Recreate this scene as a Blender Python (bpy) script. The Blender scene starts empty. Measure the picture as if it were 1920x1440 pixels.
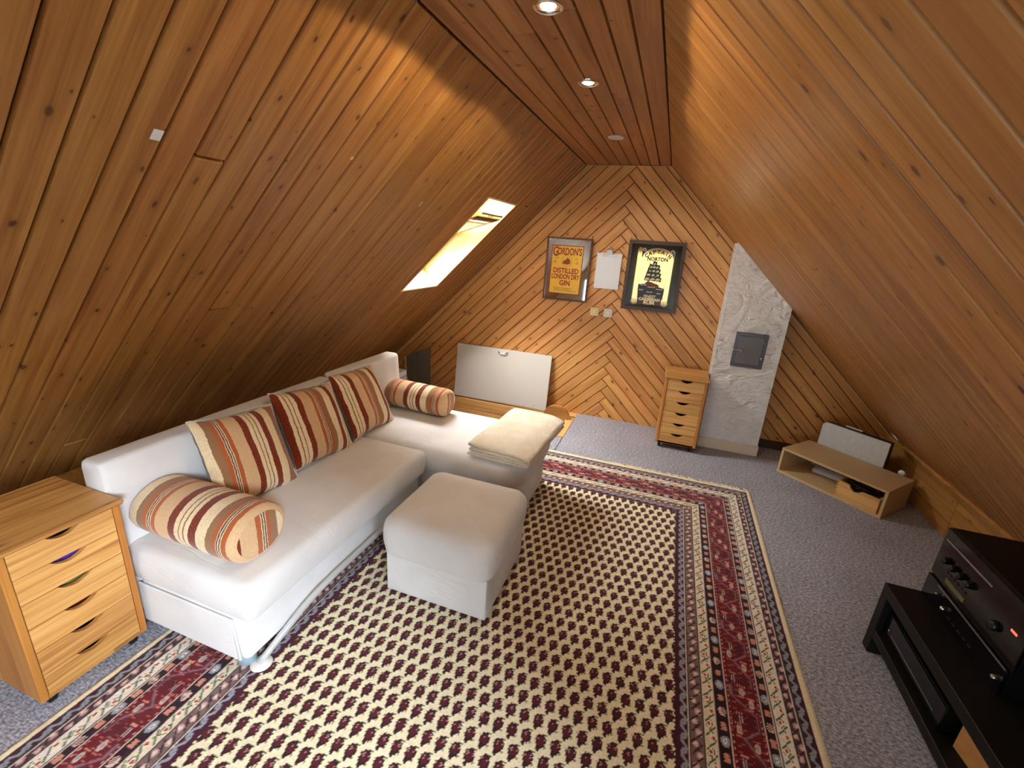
import bpy, bmesh, math, random
import numpy as np
from mathutils import Vector, Matrix, noise
random.seed(7)
S2 = math.sqrt(0.5)
scene = bpy.context.scene
C = scene.collection

# ------------------------------------------------------------------ camera
cam_d = bpy.data.cameras.new('camera'); cam = bpy.data.objects.new('camera', cam_d); C.objects.link(cam)
cam_d.sensor_width = 36; cam_d.lens = 15.8211; cam_d.clip_start = 0.02
cam.matrix_world = Matrix(((0.94131905, -0.15870203, 0.29787935, 0),
                           (0.33131364, 0.26603081, -0.90523968, 0),
                           (0.06441829, 0.95081085, 0.30300002, 1.5), (0, 0, 0, 1)))
scene.camera = cam
# ------------------------------------------------------------------ sky, light, exposure
vs = scene.view_settings
vs.view_transform = 'Standard'; vs.look = 'None'; vs.gamma = 1; vs.use_curve_mapping = False
vs.exposure = 0.30
w = bpy.data.worlds.new('world'); scene.world = w; w.use_nodes = True
w.node_tree.nodes['Background'].inputs[0].default_value = (0.80, 0.90, 1.0, 1)
w.node_tree.nodes['Background'].inputs[1].default_value = 6.0


def area(name, loc, target, sx, sy, power, col):
    d = bpy.data.lights.new(name, 'AREA'); d.shape = 'RECTANGLE'; d.size = sx; d.size_y = sy
    d.energy = power; d.color = col
    o = bpy.data.objects.new(name, d); C.objects.link(o); o.location = loc
    o.rotation_euler = (Vector(target) - Vector(loc)).to_track_quat('-Z', 'Y').to_euler()
    return o


# daylight by the left skylight and by unseen windows added behind the camera
area('skylight_daylight', (-1.84, 3.085, 1.79), (-1.2, 3.085, 1.14), 1.1, 0.75, 160, (1.0, 0.97, 0.90))
area('added_rear_fill', (1.00, -0.90, 1.66), (-0.60, 1.4, 0.4), 0.9, 0.7, 150, (0.88, 0.94, 1.0))  # added fill through an unseen opening, brightens the upward-facing surfaces
area('gable_daylight', (0.60, -1.99, 0.85), (0.45, 0.5, 0.75), 1.0, 0.8, 24, (0.74, 0.87, 1.0))
area('gable_daylight', (-1.35, -1.99, 0.85), (-1.1, 0.5, 0.75), 1.0, 0.8, 9, (0.74, 0.87, 1.0))


area('added_blind_backlight', (-0.375, -1.95, 1.21), (-0.375, 0, 1.21), 0.8, 0.95, 13, (1.0, 0.95, 0.84))  # added lamp behind the window cloth, brightens what the mirror reflects


def spot(name, loc, power):
    d = bpy.data.lights.new(name, 'SPOT'); d.energy = power; d.color = (1.0, 0.80, 0.55)
    d.spot_size = math.radians(166); d.spot_blend = 0.06; d.shadow_soft_size = 0.012
    o = bpy.data.objects.new(name, d); C.objects.link(o); o.location = loc
    return o


spot('downlight_beam', (-0.44, 1.43, 2.096), 14)
spot('downlight_beam', (-0.44, 2.05, 2.096), 8)


# ------------------------------------------------------------------ helpers
def srgb(r, g, b):
    f = lambda c: (c / 255 / 12.92) if c / 255 <= 0.04045 else ((c / 255 + 0.055) / 1.055) ** 2.4
    return (f(r), f(g), f(b), 1)


class NT:
    def __init__(s, name):
        s.m = bpy.data.materials.new(name); s.m.use_nodes = True
        s.t = s.m.node_tree; s.b = s.t.nodes['Principled BSDF']

    def n(s, typ, **kw):
        x = s.t.nodes.new(typ)
        for k, v in kw.items():
            if k.startswith('i_'):
                x.inputs[k[2:].replace('_', ' ')].default_value = v
            else:
                setattr(x, k, v)
        return x

    def l(s, a, b): s.t.links.new(a, b)

    def math(s, op, a, b=None, c=None, clamp=False):
        x = s.t.nodes.new('ShaderNodeMath'); x.operation = op; x.use_clamp = clamp
        for i, v in enumerate((a, b, c)):
            if v is None: continue
            if isinstance(v, (int, float)): x.inputs[i].default_value = v
            else: s.l(v, x.inputs[i])
        return x.outputs[0]

    def mix(s, f, a, b, mode='MIX'):
        x = s.t.nodes.new('ShaderNodeMix'); x.data_type = 'RGBA'; x.blend_type = mode
        for i, v in ((0, f), (6, a), (7, b)):
            if isinstance(v, (int, float)): x.inputs[i].default_value = v
            elif isinstance(v, tuple): x.inputs[i].default_value = v
            else: s.l(v, x.inputs[i])
        return x.outputs[2]

    def ramp(s, f, stops, interp='LINEAR'):
        x = s.t.nodes.new('ShaderNodeValToRGB'); cr = x.color_ramp; cr.interpolation = interp
        while len(cr.elements) < len(stops): cr.elements.new(0.5)
        for e, (p, c) in zip(cr.elements, stops): e.position = p; e.color = c
        s.l(f, x.inputs[0]); return x.outputs[0]

    def bump(s, h, strength, dist=0.002):
        x = s.n('ShaderNodeBump'); x.inputs['Strength'].default_value = strength; x.inputs['Distance'].default_value = dist
        s.l(h, x.inputs['Height']); s.l(x.outputs[0], s.b.inputs['Normal'])

    def set(s, col=None, rough=None, metal=None, spec=None):
        for k, v in (('Base Color', col), ('Roughness', rough), ('Metallic', metal), ('Specular IOR Level', spec)):
            if v is None: continue
            if isinstance(v, (int, float, tuple)): s.b.inputs[k].default_value = v
            else: s.l(v, s.b.inputs[k])


def mapped(m, scale, offset_random=True, loc=(0, 0, 0)):
    tc = m.n('ShaderNodeTexCoord'); mp = m.n('ShaderNodeMapping'); mp.inputs['Scale'].default_value = scale
    mp.inputs['Location'].default_value = loc
    if offset_random:
        oi = m.n('ShaderNodeObjectInfo'); cx = m.n('ShaderNodeCombineXYZ')
        m.l(m.math('MULTIPLY', oi.outputs['Random'], 37.0), cx.inputs[0])
        m.l(m.math('MULTIPLY', oi.outputs['Random'], 71.0), cx.inputs[1])
        va = m.n('ShaderNodeVectorMath', operation='ADD'); m.l(tc.outputs['Object'], va.inputs[0]); m.l(cx.outputs[0], va.inputs[1])
        m.l(va.outputs[0], mp.inputs[0])
    else:
        m.l(tc.outputs['Object'], mp.inputs[0])
    return mp.outputs[0]


def wood(name, light, mid, dark, knot=(70, 30, 12), knots=0.5, rough=0.42, vary=0.22, bump=0.25, kscale=(5, 9, 6)):
    """pine: grain runs along the object's own X axis"""
    m = NT(name)
    v = mapped(m, (1.1, 26, 26))
    n1 = m.n('ShaderNodeTexNoise', i_Scale=1.0, i_Detail=5.0, i_Roughness=0.6, i_Distortion=0.6); m.l(v, n1.inputs['Vector'])
    v2 = mapped(m, (4, 150, 150))
    n2 = m.n('ShaderNodeTexNoise', i_Scale=1.0, i_Detail=3.0); m.l(v2, n2.inputs['Vector'])
    g = m.math('MULTIPLY_ADD', n2.outputs[0], 0.30, m.math('MULTIPLY', n1.outputs[0], 0.75))
    col = m.ramp(g, [(0.36, srgb(*dark)), (0.50, srgb(*mid)), (0.66, srgb(*light))])
    # knots
    vk = mapped(m, kscale)
    nk = m.n('ShaderNodeTexNoise', i_Scale=2.0, i_Detail=2.0); m.l(vk, nk.inputs['Vector'])
    vm = m.n('ShaderNodeVectorMath', operation='MULTIPLY_ADD'); m.l(nk.outputs['Color'], vm.inputs[0])
    vm.inputs[1].default_value = (0.16, 0.16, 0); m.l(vk, vm.inputs[2])
    sx = m.n('ShaderNodeSeparateXYZ'); m.l(vm.outputs[0], sx.inputs[0])
    c2 = m.n('ShaderNodeCombineXYZ'); m.l(sx.outputs[0], c2.inputs[0]); m.l(sx.outputs[1], c2.inputs[1])
    vo = m.n('ShaderNodeTexVoronoi', i_Scale=1.0, i_Randomness=0.9); vo.voronoi_dimensions = '2D'; m.l(c2.outputs[0], vo.inputs['Vector'])
    sc = m.n('ShaderNodeSeparateColor'); m.l(vo.outputs['Color'], sc.inputs[0])
    on = m.math('LESS_THAN', sc.outputs[0], knots)
    rad = m.math('MULTIPLY_ADD', sc.outputs[1], 0.075, 0.025)
    inside = m.math('MULTIPLY', on, m.math('SUBTRACT', 1.0, m.math('DIVIDE', vo.outputs['Distance'], rad), clamp=True))
    core = m.math('MULTIPLY', inside, 2.2, clamp=True)
    halo = m.math('MULTIPLY', on, m.math('SUBTRACT', 1.0, m.math('DIVIDE', vo.outputs['Distance'], m.math('MULTIPLY', rad, 2.8)), clamp=True))
    col = m.mix(m.math('MULTIPLY', halo, 0.35), col, srgb(*[int(c * 0.75) for c in dark]))
    col = m.mix(m.math('MULTIPLY', core, 0.85), col, srgb(*knot))
    vl = mapped(m, (1.3, 3.0, 3.0)); nl = m.n('ShaderNodeTexNoise', i_Scale=1.0, i_Detail=2.0); m.l(vl, nl.inputs['Vector'])
    col = m.mix(m.math('MULTIPLY', m.math('SUBTRACT', nl.outputs[0], 0.42), 1.6, clamp=True), col, srgb(*[int(c * 0.86) for c in mid]), 'MIX')
    oi = m.n('ShaderNodeObjectInfo')
    hv = m.n('ShaderNodeHueSaturation'); m.l(col, hv.inputs['Color'])
    m.l(m.math('MULTIPLY_ADD', oi.outputs['Random'], vary, 1.0 - vary / 2), hv.inputs['Value'])
    m.l(m.math('MULTIPLY_ADD', m.math('FRACT', m.math('MULTIPLY', oi.outputs['Random'], 7.3)), 0.007, 0.4985), hv.inputs['Hue'])
    m.set(hv.outputs[0], rough, spec=0.42)
    hgt = m.math('ADD', m.math('MULTIPLY', g, 0.6), m.math('MULTIPLY', core, -0.8))
    m.bump(hgt, bump, 0.0015)
    return m.m


def plain(name, col, rough=0.5, metal=0.0, nscale=None, namt=0.1, bump=0.0, bscale=None, spec=0.5):
    m = NT(name)
    c = srgb(*col)
    v = mapped(m, (1, 1, 1), False)
    if nscale:
        n = m.n('ShaderNodeTexNoise', i_Scale=nscale, i_Detail=4.0); m.l(v, n.inputs['Vector'])
        lo = tuple(x * (1 - namt) for x in c[:3]) + (1,); hi = tuple(min(1, x * (1 + namt)) for x in c[:3]) + (1,)
        m.set(m.ramp(n.outputs[0], [(0.3, lo), (0.7, hi)]))
    else:
        m.set(c)
    m.set(None, rough, metal, spec)
    if bump:
        n = m.n('ShaderNodeTexNoise', i_Scale=bscale or 200.0, i_Detail=3.0); m.l(v, n.inputs['Vector'])
        m.bump(n.outputs[0], bump, 0.003)
    return m.m


def emis(name, col, strength):
    m = NT(name); m.set((0, 0, 0, 1)); m.b.inputs['Emission Color'].default_value = col
    m.b.inputs['Emission Strength'].default_value = strength
    return m.m


M = {}
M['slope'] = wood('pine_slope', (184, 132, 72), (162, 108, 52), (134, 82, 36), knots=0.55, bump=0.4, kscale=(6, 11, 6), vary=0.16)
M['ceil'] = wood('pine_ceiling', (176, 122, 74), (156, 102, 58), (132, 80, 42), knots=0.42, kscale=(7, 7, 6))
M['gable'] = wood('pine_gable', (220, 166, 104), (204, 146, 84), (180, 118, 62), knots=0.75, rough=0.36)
M['back'] = plain('dark_backing_wood', (60, 34, 16), 0.8, nscale=8, namt=0.2)
M['knee'] = wood('pine_knee', (206, 156, 92), (184, 130, 70), (150, 96, 46), knots=0.35)
M['raw'] = wood('pine_light', (236, 190, 128), (222, 172, 108), (196, 142, 80), knots=0.4, rough=0.5)
M['darkskirt'] = plain('dark_skirting', (66, 40, 18), 0.6, nscale=10, namt=0.3)
M['reveal'] = wood('skylight_lining_pine', (244, 222, 176), (238, 208, 150), (222, 184, 118), knots=0.0, rough=0.5, vary=0.04, bump=0.1)
M['cabinet'] = wood('cabinet_pine', (234, 188, 120), (214, 158, 90), (146, 88, 38), knots=0.10, rough=0.4, vary=0.12, kscale=(4, 14, 6))
M['cabside'] = wood('cabinet_frame_pine', (206, 144, 74), (186, 122, 56), (156, 92, 38), knots=0.10, rough=0.4, vary=0.1)
M['black'] = plain('black_plastic', (16, 16, 18), 0.35)
M['blackmat'] = plain('black_stained_wood', (17, 16, 17), 0.5, nscale=30, namt=0.3, bump=0.05, spec=0.3)
M['device'] = plain('black_device_case', (9, 9, 10), 0.45, spec=0.2)
M['gloss'] = plain('black_gloss_panel', (8, 9, 14), 0.12)
M['chrome'] = plain('chrome', (215, 215, 215), 0.15, 1.0)
M['silver'] = plain('brushed_aluminium', (206, 216, 224), 0.38, 0.3, nscale=40, namt=0.08)
M['greymetal'] = plain('painted_steel', (140, 142, 146), 0.45, 0.6, nscale=60, namt=0.1)
M['white'] = plain('white_laminate', (204, 202, 197), 0.28)
M['paper'] = plain('white_paper', (225, 230, 240), 0.7)
M['plaster'] = plain('white_plaster', (214, 214, 210), 0.8, nscale=14, namt=0.05, bump=0.0)
M['mdf'] = plain('raw_mdf', (198, 168, 124), 0.7, nscale=300, namt=0.10)
M['darkgrey'] = plain('dark_grey_board', (112, 108, 100), 0.6, nscale=40, namt=0.1)
M['purple'] = plain('purple_film', (88, 50, 160), 0.3, nscale=60, namt=0.5)
M['olive'] = plain('olive_cloth', (110, 108, 60), 0.7, nscale=60, namt=0.4)
M['maroon'] = plain('maroon_card', (100, 14, 16), 0.5)
M['whiteplastic'] = plain('white_plastic', (222, 222, 218), 0.4)
M['creamplastic'] = plain('cream_plastic', (226, 216, 168), 0.4)
M['blueplastic'] = plain('pale_blue_grey_plastic', (140, 164, 176), 0.4)
M['redled'] = emis('red_indicator', (1.0, 0.10, 0.06, 1), 2.0)
M['bulb'] = emis('lit_lamp', (1.0, 0.86, 0.62, 1), 40)
M['brownframe'] = wood('dark_brown_frame', (84, 56, 38), (66, 42, 28), (48, 28, 18), knots=0, rough=0.35, vary=0.02, bump=0.1)
M['redframe'] = wood('red_brown_frame', (118, 70, 40), (96, 54, 30), (74, 38, 20), knots=0, rough=0.35, vary=0.02, bump=0.1)
M['card'] = plain('brown_cardboard', (176, 128, 76), 0.75, nscale=30, namt=0.1)
M['metalgrey'] = plain('cast_grey_door', (112, 110, 112), 0.4, 0.35, nscale=50, namt=0.08)
M['mirror'] = plain('mirror_glass', (205, 200, 190), 0.03, 1.0)


def mk_glass():
    m = NT('window_glass'); t = m.t; t.nodes.remove(m.b)
    out = t.nodes['Material Output']; tr = m.n('ShaderNodeBsdfTransparent'); gl = m.n('ShaderNodeBsdfGlossy')
    gl.inputs['Roughness'].default_value = 0.02
    lw = m.n('ShaderNodeFresnel'); lw.inputs[0].default_value = 1.45
    mx = m.n('ShaderNodeMixShader'); m.l(lw.outputs[0], mx.inputs[0]); m.l(tr.outputs[0], mx.inputs[1]); m.l(gl.outputs[0], mx.inputs[2])
    m.l(mx.outputs[0], out.inputs['Surface']); return m.m


M['glass'] = mk_glass()


def mk_plaster():
    m = NT('trowelled_plaster')
    v = mapped(m, (1, 1, 1), False)
    n = m.n('ShaderNodeTexNoise', i_Scale=4.5, i_Detail=1.6, i_Distortion=2.0); m.l(v, n.inputs['Vector'])
    v2 = mapped(m, (6, 1, 13), False); n2 = m.n('ShaderNodeTexNoise', i_Scale=2.5, i_Detail=3.0, i_Distortion=1.5); m.l(v2, n2.inputs['Vector'])
    m.set(m.ramp(n.outputs[0], [(0.3, srgb(228, 231, 234)), (0.7, srgb(240, 243, 246))]), 0.75, spec=0.25)
    m.bump(m.math('ADD', m.math('ABSOLUTE', m.math('SUBTRACT', n.outputs[0], 0.5)), m.math('MULTIPLY', n2.outputs[0], 0.5)), 0.9, 0.045)
    return m.m


M['chimney'] = mk_plaster()


def mk_carpet():
    m = NT('grey_carpet')
    v = mapped(m, (1, 1, 1), False)
    n = m.n('ShaderNodeTexNoise', i_Scale=95.0, i_Detail=3.0, i_Roughness=0.7); m.l(v, n.inputs['Vector'])
    v2 = mapped(m, (60, 190, 60), False); n2 = m.n('ShaderNodeTexNoise', i_Scale=1.0, i_Detail=2.0); m.l(v2, n2.inputs['Vector'])
    n3 = m.n('ShaderNodeTexNoise', i_Scale=3.0, i_Detail=2.0); m.l(v, n3.inputs['Vector'])
    f = m.math('ADD', m.math('MULTIPLY', n.outputs[0], 0.55), m.math('MULTIPLY', n2.outputs[0], 0.45))
    f = m.math('ADD', f, m.math('MULTIPLY', m.math('SUBTRACT', n3.outputs[0], 0.5), 0.08))
    m.set(m.ramp(f, [(0.40, srgb(118, 119, 131)), (0.50, srgb(156, 157, 170)), (0.60, srgb(196, 197, 209))]), 0.95, spec=0.1)
    m.bump(f, 0.5, 0.006)
    return m.m


M['carpet'] = mk_carpet()


def mk_fabric(name, a, b, wr=0.5):
    m = NT(name)
    v = mapped(m, (1, 1, 1), False)
    n = m.n('ShaderNodeTexNoise', i_Scale=4.0, i_Detail=4.0); m.l(v, n.inputs['Vector'])
    n2 = m.n('ShaderNodeTexNoise', i_Scale=900.0, i_Detail=1.0); m.l(v, n2.inputs['Vector'])
    n3 = m.n('ShaderNodeTexNoise', i_Scale=5.0, i_Detail=5.0, i_Distortion=0.8, i_Roughness=0.45); m.l(v, n3.inputs['Vector'])
    m.set(m.ramp(n.outputs[0], [(0.35, srgb(*a)), (0.65, srgb(*b))]), 0.85, spec=0.2)
    m.b.inputs['Sheen Weight'].default_value = 0.15
    vc = mapped(m, (2.2, 8.5, 7.0), False); nc = m.n('ShaderNodeTexNoise', i_Scale=1.3, i_Detail=2.0, i_Distortion=0.9); m.l(vc, nc.inputs['Vector'])
    nm = m.n('ShaderNodeTexNoise', i_Scale=2.3, i_Detail=1.0); m.l(v, nm.inputs['Vector'])
    rid = m.math('SUBTRACT', 1.0, m.math('MULTIPLY', m.math('ABSOLUTE', m.math('SUBTRACT', nc.outputs[0], 0.5)), 26.0), clamp=True)
    rid = m.math('MULTIPLY', rid, m.math('MULTIPLY', m.math('SUBTRACT', nm.outputs[0], 0.48), 6.0, clamp=True))
    hh = m.math('ADD', m.math('MULTIPLY', n2.outputs[0], 0.08), m.math('MULTIPLY', n3.outputs[0], wr))
    m.bump(m.math('SUBTRACT', hh, m.math('MULTIPLY', rid, 0.16)), 0.5, 0.015)
    return m.m


M['sofa'] = mk_fabric('white_microfibre', (220, 222, 226), (232, 234, 237))
M['pillowwhite'] = mk_fabric('white_lining', (225, 222, 214), (235, 232, 226), 1.2)


def mk_fleece():
    m = NT('cream_fleece')
    v = mapped(m, (1, 1, 1), False)
    n = m.n('ShaderNodeTexVoronoi', i_Scale=130.0); m.l(v, n.inputs['Vector'])
    n1 = m.n('ShaderNodeTexNoise', i_Scale=12.0, i_Detail=4.0); m.l(v, n1.inputs['Vector'])
    m.set(m.ramp(n1.outputs[0], [(0.35, srgb(236, 226, 204)), (0.65, srgb(246, 239, 222))]), 0.95, spec=0.1)
    m.b.inputs['Sheen Weight'].default_value = 0.4
    m.bump(n.outputs['Distance'], 0.7, 0.006)
    return m.m


M['fleece'] = mk_fleece()

TAN, DRED, CRM, TPE, RST, DRK = (222, 188, 146), (120, 42, 20), (244, 226, 188), (152, 116, 84), (182, 98, 54), (100, 88, 82)
PERIOD = 0.36
SEQ = [(TAN, .055), (DRED, .028), (CRM, .018), (TPE, .005), (CRM, .014), (TPE, .005), (CRM, .016), (DRED, .030), (CRM, .040),
       (TPE, .026), (RST, .016), (CRM, .003), (DRK, .005), (CRM, .003), (DRK, .005), (CRM, .003), (RST, .018)]


def mk_stripes(name, offset, axis=0, period=None, sign=1):
    tot = sum(x[1] for x in SEQ); period = period or tot
    m = NT(name); tc = m.n('ShaderNodeTexCoord'); sx = m.n('ShaderNodeSeparateXYZ'); m.l(tc.outputs['Object'], sx.inputs[0])
    nz = m.n('ShaderNodeTexNoise', i_Scale=90.0, i_Detail=2.0); m.l(tc.outputs['Object'], nz.inputs['Vector'])
    n0 = m.n('ShaderNodeTexNoise', i_Scale=9.0, i_Detail=2.0); m.l(tc.outputs['Object'], n0.inputs['Vector'])
    x = m.math('ADD', m.math('MULTIPLY', sx.outputs[axis], sign), m.math('MULTIPLY', m.math('SUBTRACT', nz.outputs[0], 0.5), 0.006))
    x = m.math('ADD', x, m.math('MULTIPLY', m.math('SUBTRACT', n0.outputs[0], 0.5), 0.012))
    f = m.math('FRACT', m.math('MULTIPLY', m.math('ADD', x, offset + 10 * period), 1.0 / period))
    p = 0; stops = []
    for c, wd in SEQ:
        stops.append((p, srgb(*c))); p += wd / tot
    col = m.ramp(f, stops, 'CONSTANT')
    n2 = m.n('ShaderNodeTexNoise', i_Scale=320.0, i_Detail=2.0); m.l(tc.outputs['Object'], n2.inputs['Vector'])
    col = m.mix(m.math('MULTIPLY', m.math('LESS_THAN', n2.outputs[0], 0.44), 0.32), col, srgb(184, 110, 60))
    n4 = m.n('ShaderNodeTexNoise', i_Scale=11.0, i_Detail=3.0, i_Distortion=0.7); m.l(tc.outputs['Object'], n4.inputs['Vector'])
    m.set(col, 0.95, spec=0.1); m.b.inputs['Sheen Weight'].default_value = 0.3
    m.bump(m.math('ADD', m.math('MULTIPLY', n2.outputs[0], 0.25), n4.outputs[0]), 0.6, 0.012)
    return m.m


# ------------------------------------------------------------------ mesh builder
class MB:
    def __init__(s): s.v = []; s.f = []; s.sm = []; s.mi = []

    def add(s, vs, fs, smooth=False, mi=0):
        o = len(s.v); s.v += [tuple(v) for v in vs]
        for f in fs: s.f.append([i + o for i in f]); s.sm.append(smooth); s.mi.append(mi)
        return s

    def box(s, x0, x1, y0, y1, z0, z1, b=0.0, mat=None, mi=0):
        """box with bevelled edges (b)"""
        if b <= 0:
            vs = [(x, y, z) for x in (x0, x1) for y in (y0, y1) for z in (z0, z1)]
            fs = [(0, 1, 3, 2), (4, 6, 7, 5), (0, 4, 5, 1), (2, 3, 7, 6), (0, 2, 6, 4), (1, 5, 7, 3)]
        else:
            vs = []; idx = {}
            X = (x0, x1); Y = (y0, y1); Z = (z0, z1)
            for i in (0, 1):
                for j in (0, 1):
                    for k in (0, 1):
                        px, py, pz = X[i], Y[j], Z[k]; dx, dy, dz = (b, -b)[i], (b, -b)[j], (b, -b)[k]
                        idx[i, j, k, 0] = len(vs); vs.append((px, py + dy, pz + dz))
                        idx[i, j, k, 1] = len(vs); vs.append((px + dx, py, pz + dz))
                        idx[i, j, k, 2] = len(vs); vs.append((px + dx, py + dy, pz))
            fs = []
            def q(l): fs.append(l)
            for i in (0, 1):
                l = [idx[i, 0, 0, 0], idx[i, 0, 1, 0], idx[i, 1, 1, 0], idx[i, 1, 0, 0]]; q(l if i == 0 else l[::-1])
                l = [idx[0, i, 0, 1], idx[1, i, 0, 1], idx[1, i, 1, 1], idx[0, i, 1, 1]]; q(l if i == 0 else l[::-1])
                l = [idx[0, 0, i, 2], idx[0, 1, i, 2], idx[1, 1, i, 2], idx[1, 0, i, 2]]; q(l if i == 0 else l[::-1])
            for j in (0, 1):
                for k in (0, 1):
                    l = [idx[0, j, k, 1], idx[0, j, k, 2], idx[1, j, k, 2], idx[1, j, k, 1]]; q(l if j == k else l[::-1])
                    l = [idx[j, 0, k, 0], idx[j, 0, k, 2], idx[j, 1, k, 2], idx[j, 1, k, 0]]; q(l[::-1] if j == k else l)
                    l = [idx[j, k, 0, 0], idx[j, k, 0, 1], idx[j, k, 1, 1], idx[j, k, 1, 0]]; q(l if j == k else l[::-1])
            for i in (0, 1):
                for j in (0, 1):
                    for k in (0, 1):
                        l = [idx[i, j, k, 0], idx[i, j, k, 1], idx[i, j, k, 2]]; q(l if (i + j + k) % 2 else l[::-1])
        if mat is not None: vs = [tuple(mat @ Vector(v)) for v in vs]
        return s.add(vs, fs, False, mi)

    def loft(s, loops, cap0=True, cap1=True, smooth=True, closed=True, mi=0):
        n = len(loops[0]); vs = [p for l in loops for p in l]; fs = []
        for a in range(len(loops) - 1):
            for i in range(n if closed else n - 1):
                j = (i + 1) % n
                fs.append((a * n + i, a * n + j, (a + 1) * n + j, (a + 1) * n + i))
        if cap0: fs.append(list(range(n))[::-1])
        if cap1: fs.append([(len(loops) - 1) * n + i for i in range(n)])
        return s.add(vs, fs, smooth, mi)

    def tube(s, pts, r, n=10, caps=True, rr=None):
        pts = [Vector(p) for p in pts]; loops = []
        up = Vector((0, 0, 1)); prev = None
        for i, p in enumerate(pts):
            t = (pts[min(i + 1, len(pts) - 1)] - pts[max(i - 1, 0)]).normalized()
            if prev is None:
                a = t.cross(up);
                if a.length < 1e-3: a = t.cross(Vector((1, 0, 0)))
                a.normalize()
            else:
                a = (prev - t * prev.dot(t)).normalized()
            prev = a; b = t.cross(a); q = rr[i] if rr else r
            loops.append([p + q * (math.cos(k * 2 * math.pi / n) * a + math.sin(k * 2 * math.pi / n) * b) for k in range(n)])
        return s.loft(loops, caps, caps)

    def lathe(s, prof, c=(0, 0, 0), n=24, axis='Z', smooth=True, cap0=True, cap1=True):
        loops = []
        for r, h in prof:
            l = []
            for k in range(n):
                a = k * 2 * math.pi / n; x, y = r * math.cos(a), r * math.sin(a)
                l.append({'Z': (c[0] + x, c[1] + y, c[2] + h), 'X': (c[0] + h, c[1] + x, c[2] + y), 'Y': (c[0] + y, c[1] + h, c[2] + x)}[axis])
            loops.append(l)
        return s.loft(loops, cap0, cap1, smooth)

    def prism(s, poly, z0, z1, plane='XY', mi=0, smooth=False):
        """extrude a 2D polygon; plane XY->Z, XZ->Y, YZ->X"""
        def P(a, b, h): return {'XY': (a, b, h), 'XZ': (a, h, b), 'YZ': (h, a, b)}[plane]
        n = len(poly); vs = [P(a, b, z0) for a, b in poly] + [P(a, b, z1) for a, b in poly]
        fs = [list(range(n))[::-1], [n + i for i in range(n)]] + [(i, (i + 1) % n, n + (i + 1) % n, n + i) for i in range(n)]
        return s.add(vs, fs, smooth, mi)

    def mesh(s, name, mats):
        me = bpy.data.meshes.new(name); me.from_pydata(s.v, [], s.f)
        for m in (mats if isinstance(mats, (list, tuple)) else [mats]): me.materials.append(m)
        me.polygons.foreach_set('use_smooth', s.sm); me.polygons.foreach_set('material_index', s.mi)
        bm = bmesh.new(); bm.from_mesh(me); bmesh.ops.recalc_face_normals(bm, faces=bm.faces); bm.to_mesh(me); bm.free()
        return me


def obj(name, mb, mat, parent=None, mw=None, **props):
    me = mb.mesh(name, mat) if isinstance(mb, MB) else mb
    o = bpy.data.objects.new(name, me); C.objects.link(o)
    if parent is not None: o.parent = parent
    if mw is not None: o.matrix_local = mw
    for k, v in props.items(): o[k] = v
    return o


def thing(name, label, cat, loc=(0, 0, 0), rz=0.0, group=None):
    o = bpy.data.objects.new(name, None); C.objects.link(o); o.location = loc; o.rotation_euler = (0, 0, rz)
    o.empty_display_size = 0.05
    o['label'] = label; o['category'] = cat
    if group: o['group'] = group
    return o


def tag(o, label, cat, group=None):
    o['label'] = label; o['category'] = cat
    if group: o['group'] = group
    return o


def struct(name, mb, mat, label=None, **k):
    o = obj(name, mb, mat, **k); o['kind'] = 'structure'
    if label: o['label'] = label
    return o


def rrect(x0, x1, y0, y1, R, z, inset=0.0, cs=6, ns=8):
    """rounded rectangle loop; R = 4 corner radii (x1y0, x1y1, x0y1, x0y0)"""
    if isinstance(R, (int, float)): R = (R,) * 4
    x0 += inset; x1 -= inset; y0 += inset; y1 -= inset
    lim = max(0.0005, min(x1 - x0, y1 - y0) / 2 - 0.0001)
    R = [min(lim, max(0.002, r - inset)) for r in R]
    cs_ = [(x1 - R[0], y0 + R[0], -90, R[0]), (x1 - R[1], y1 - R[1], 0, R[1]), (x0 + R[2], y1 - R[2], 90, R[2]), (x0 + R[3], y0 + R[3], 180, R[3])]
    pts = []
    for i, (cx, cy, a0, r) in enumerate(cs_):
        for k in range(cs + 1):
            a = math.radians(a0 + 90 * k / cs); pts.append((cx + r * math.cos(a), cy + r * math.sin(a), z))
        nx = cs_[(i + 1) % 4]; a = math.radians(nx[2]); q = (nx[0] + nx[3] * math.cos(a), nx[1] + nx[3] * math.sin(a)); p = pts[-1]
        for k in range(1, ns): pts.append((p[0] + (q[0] - p[0]) * k / ns, p[1] + (q[1] - p[1]) * k / ns, z))
    return pts


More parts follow.
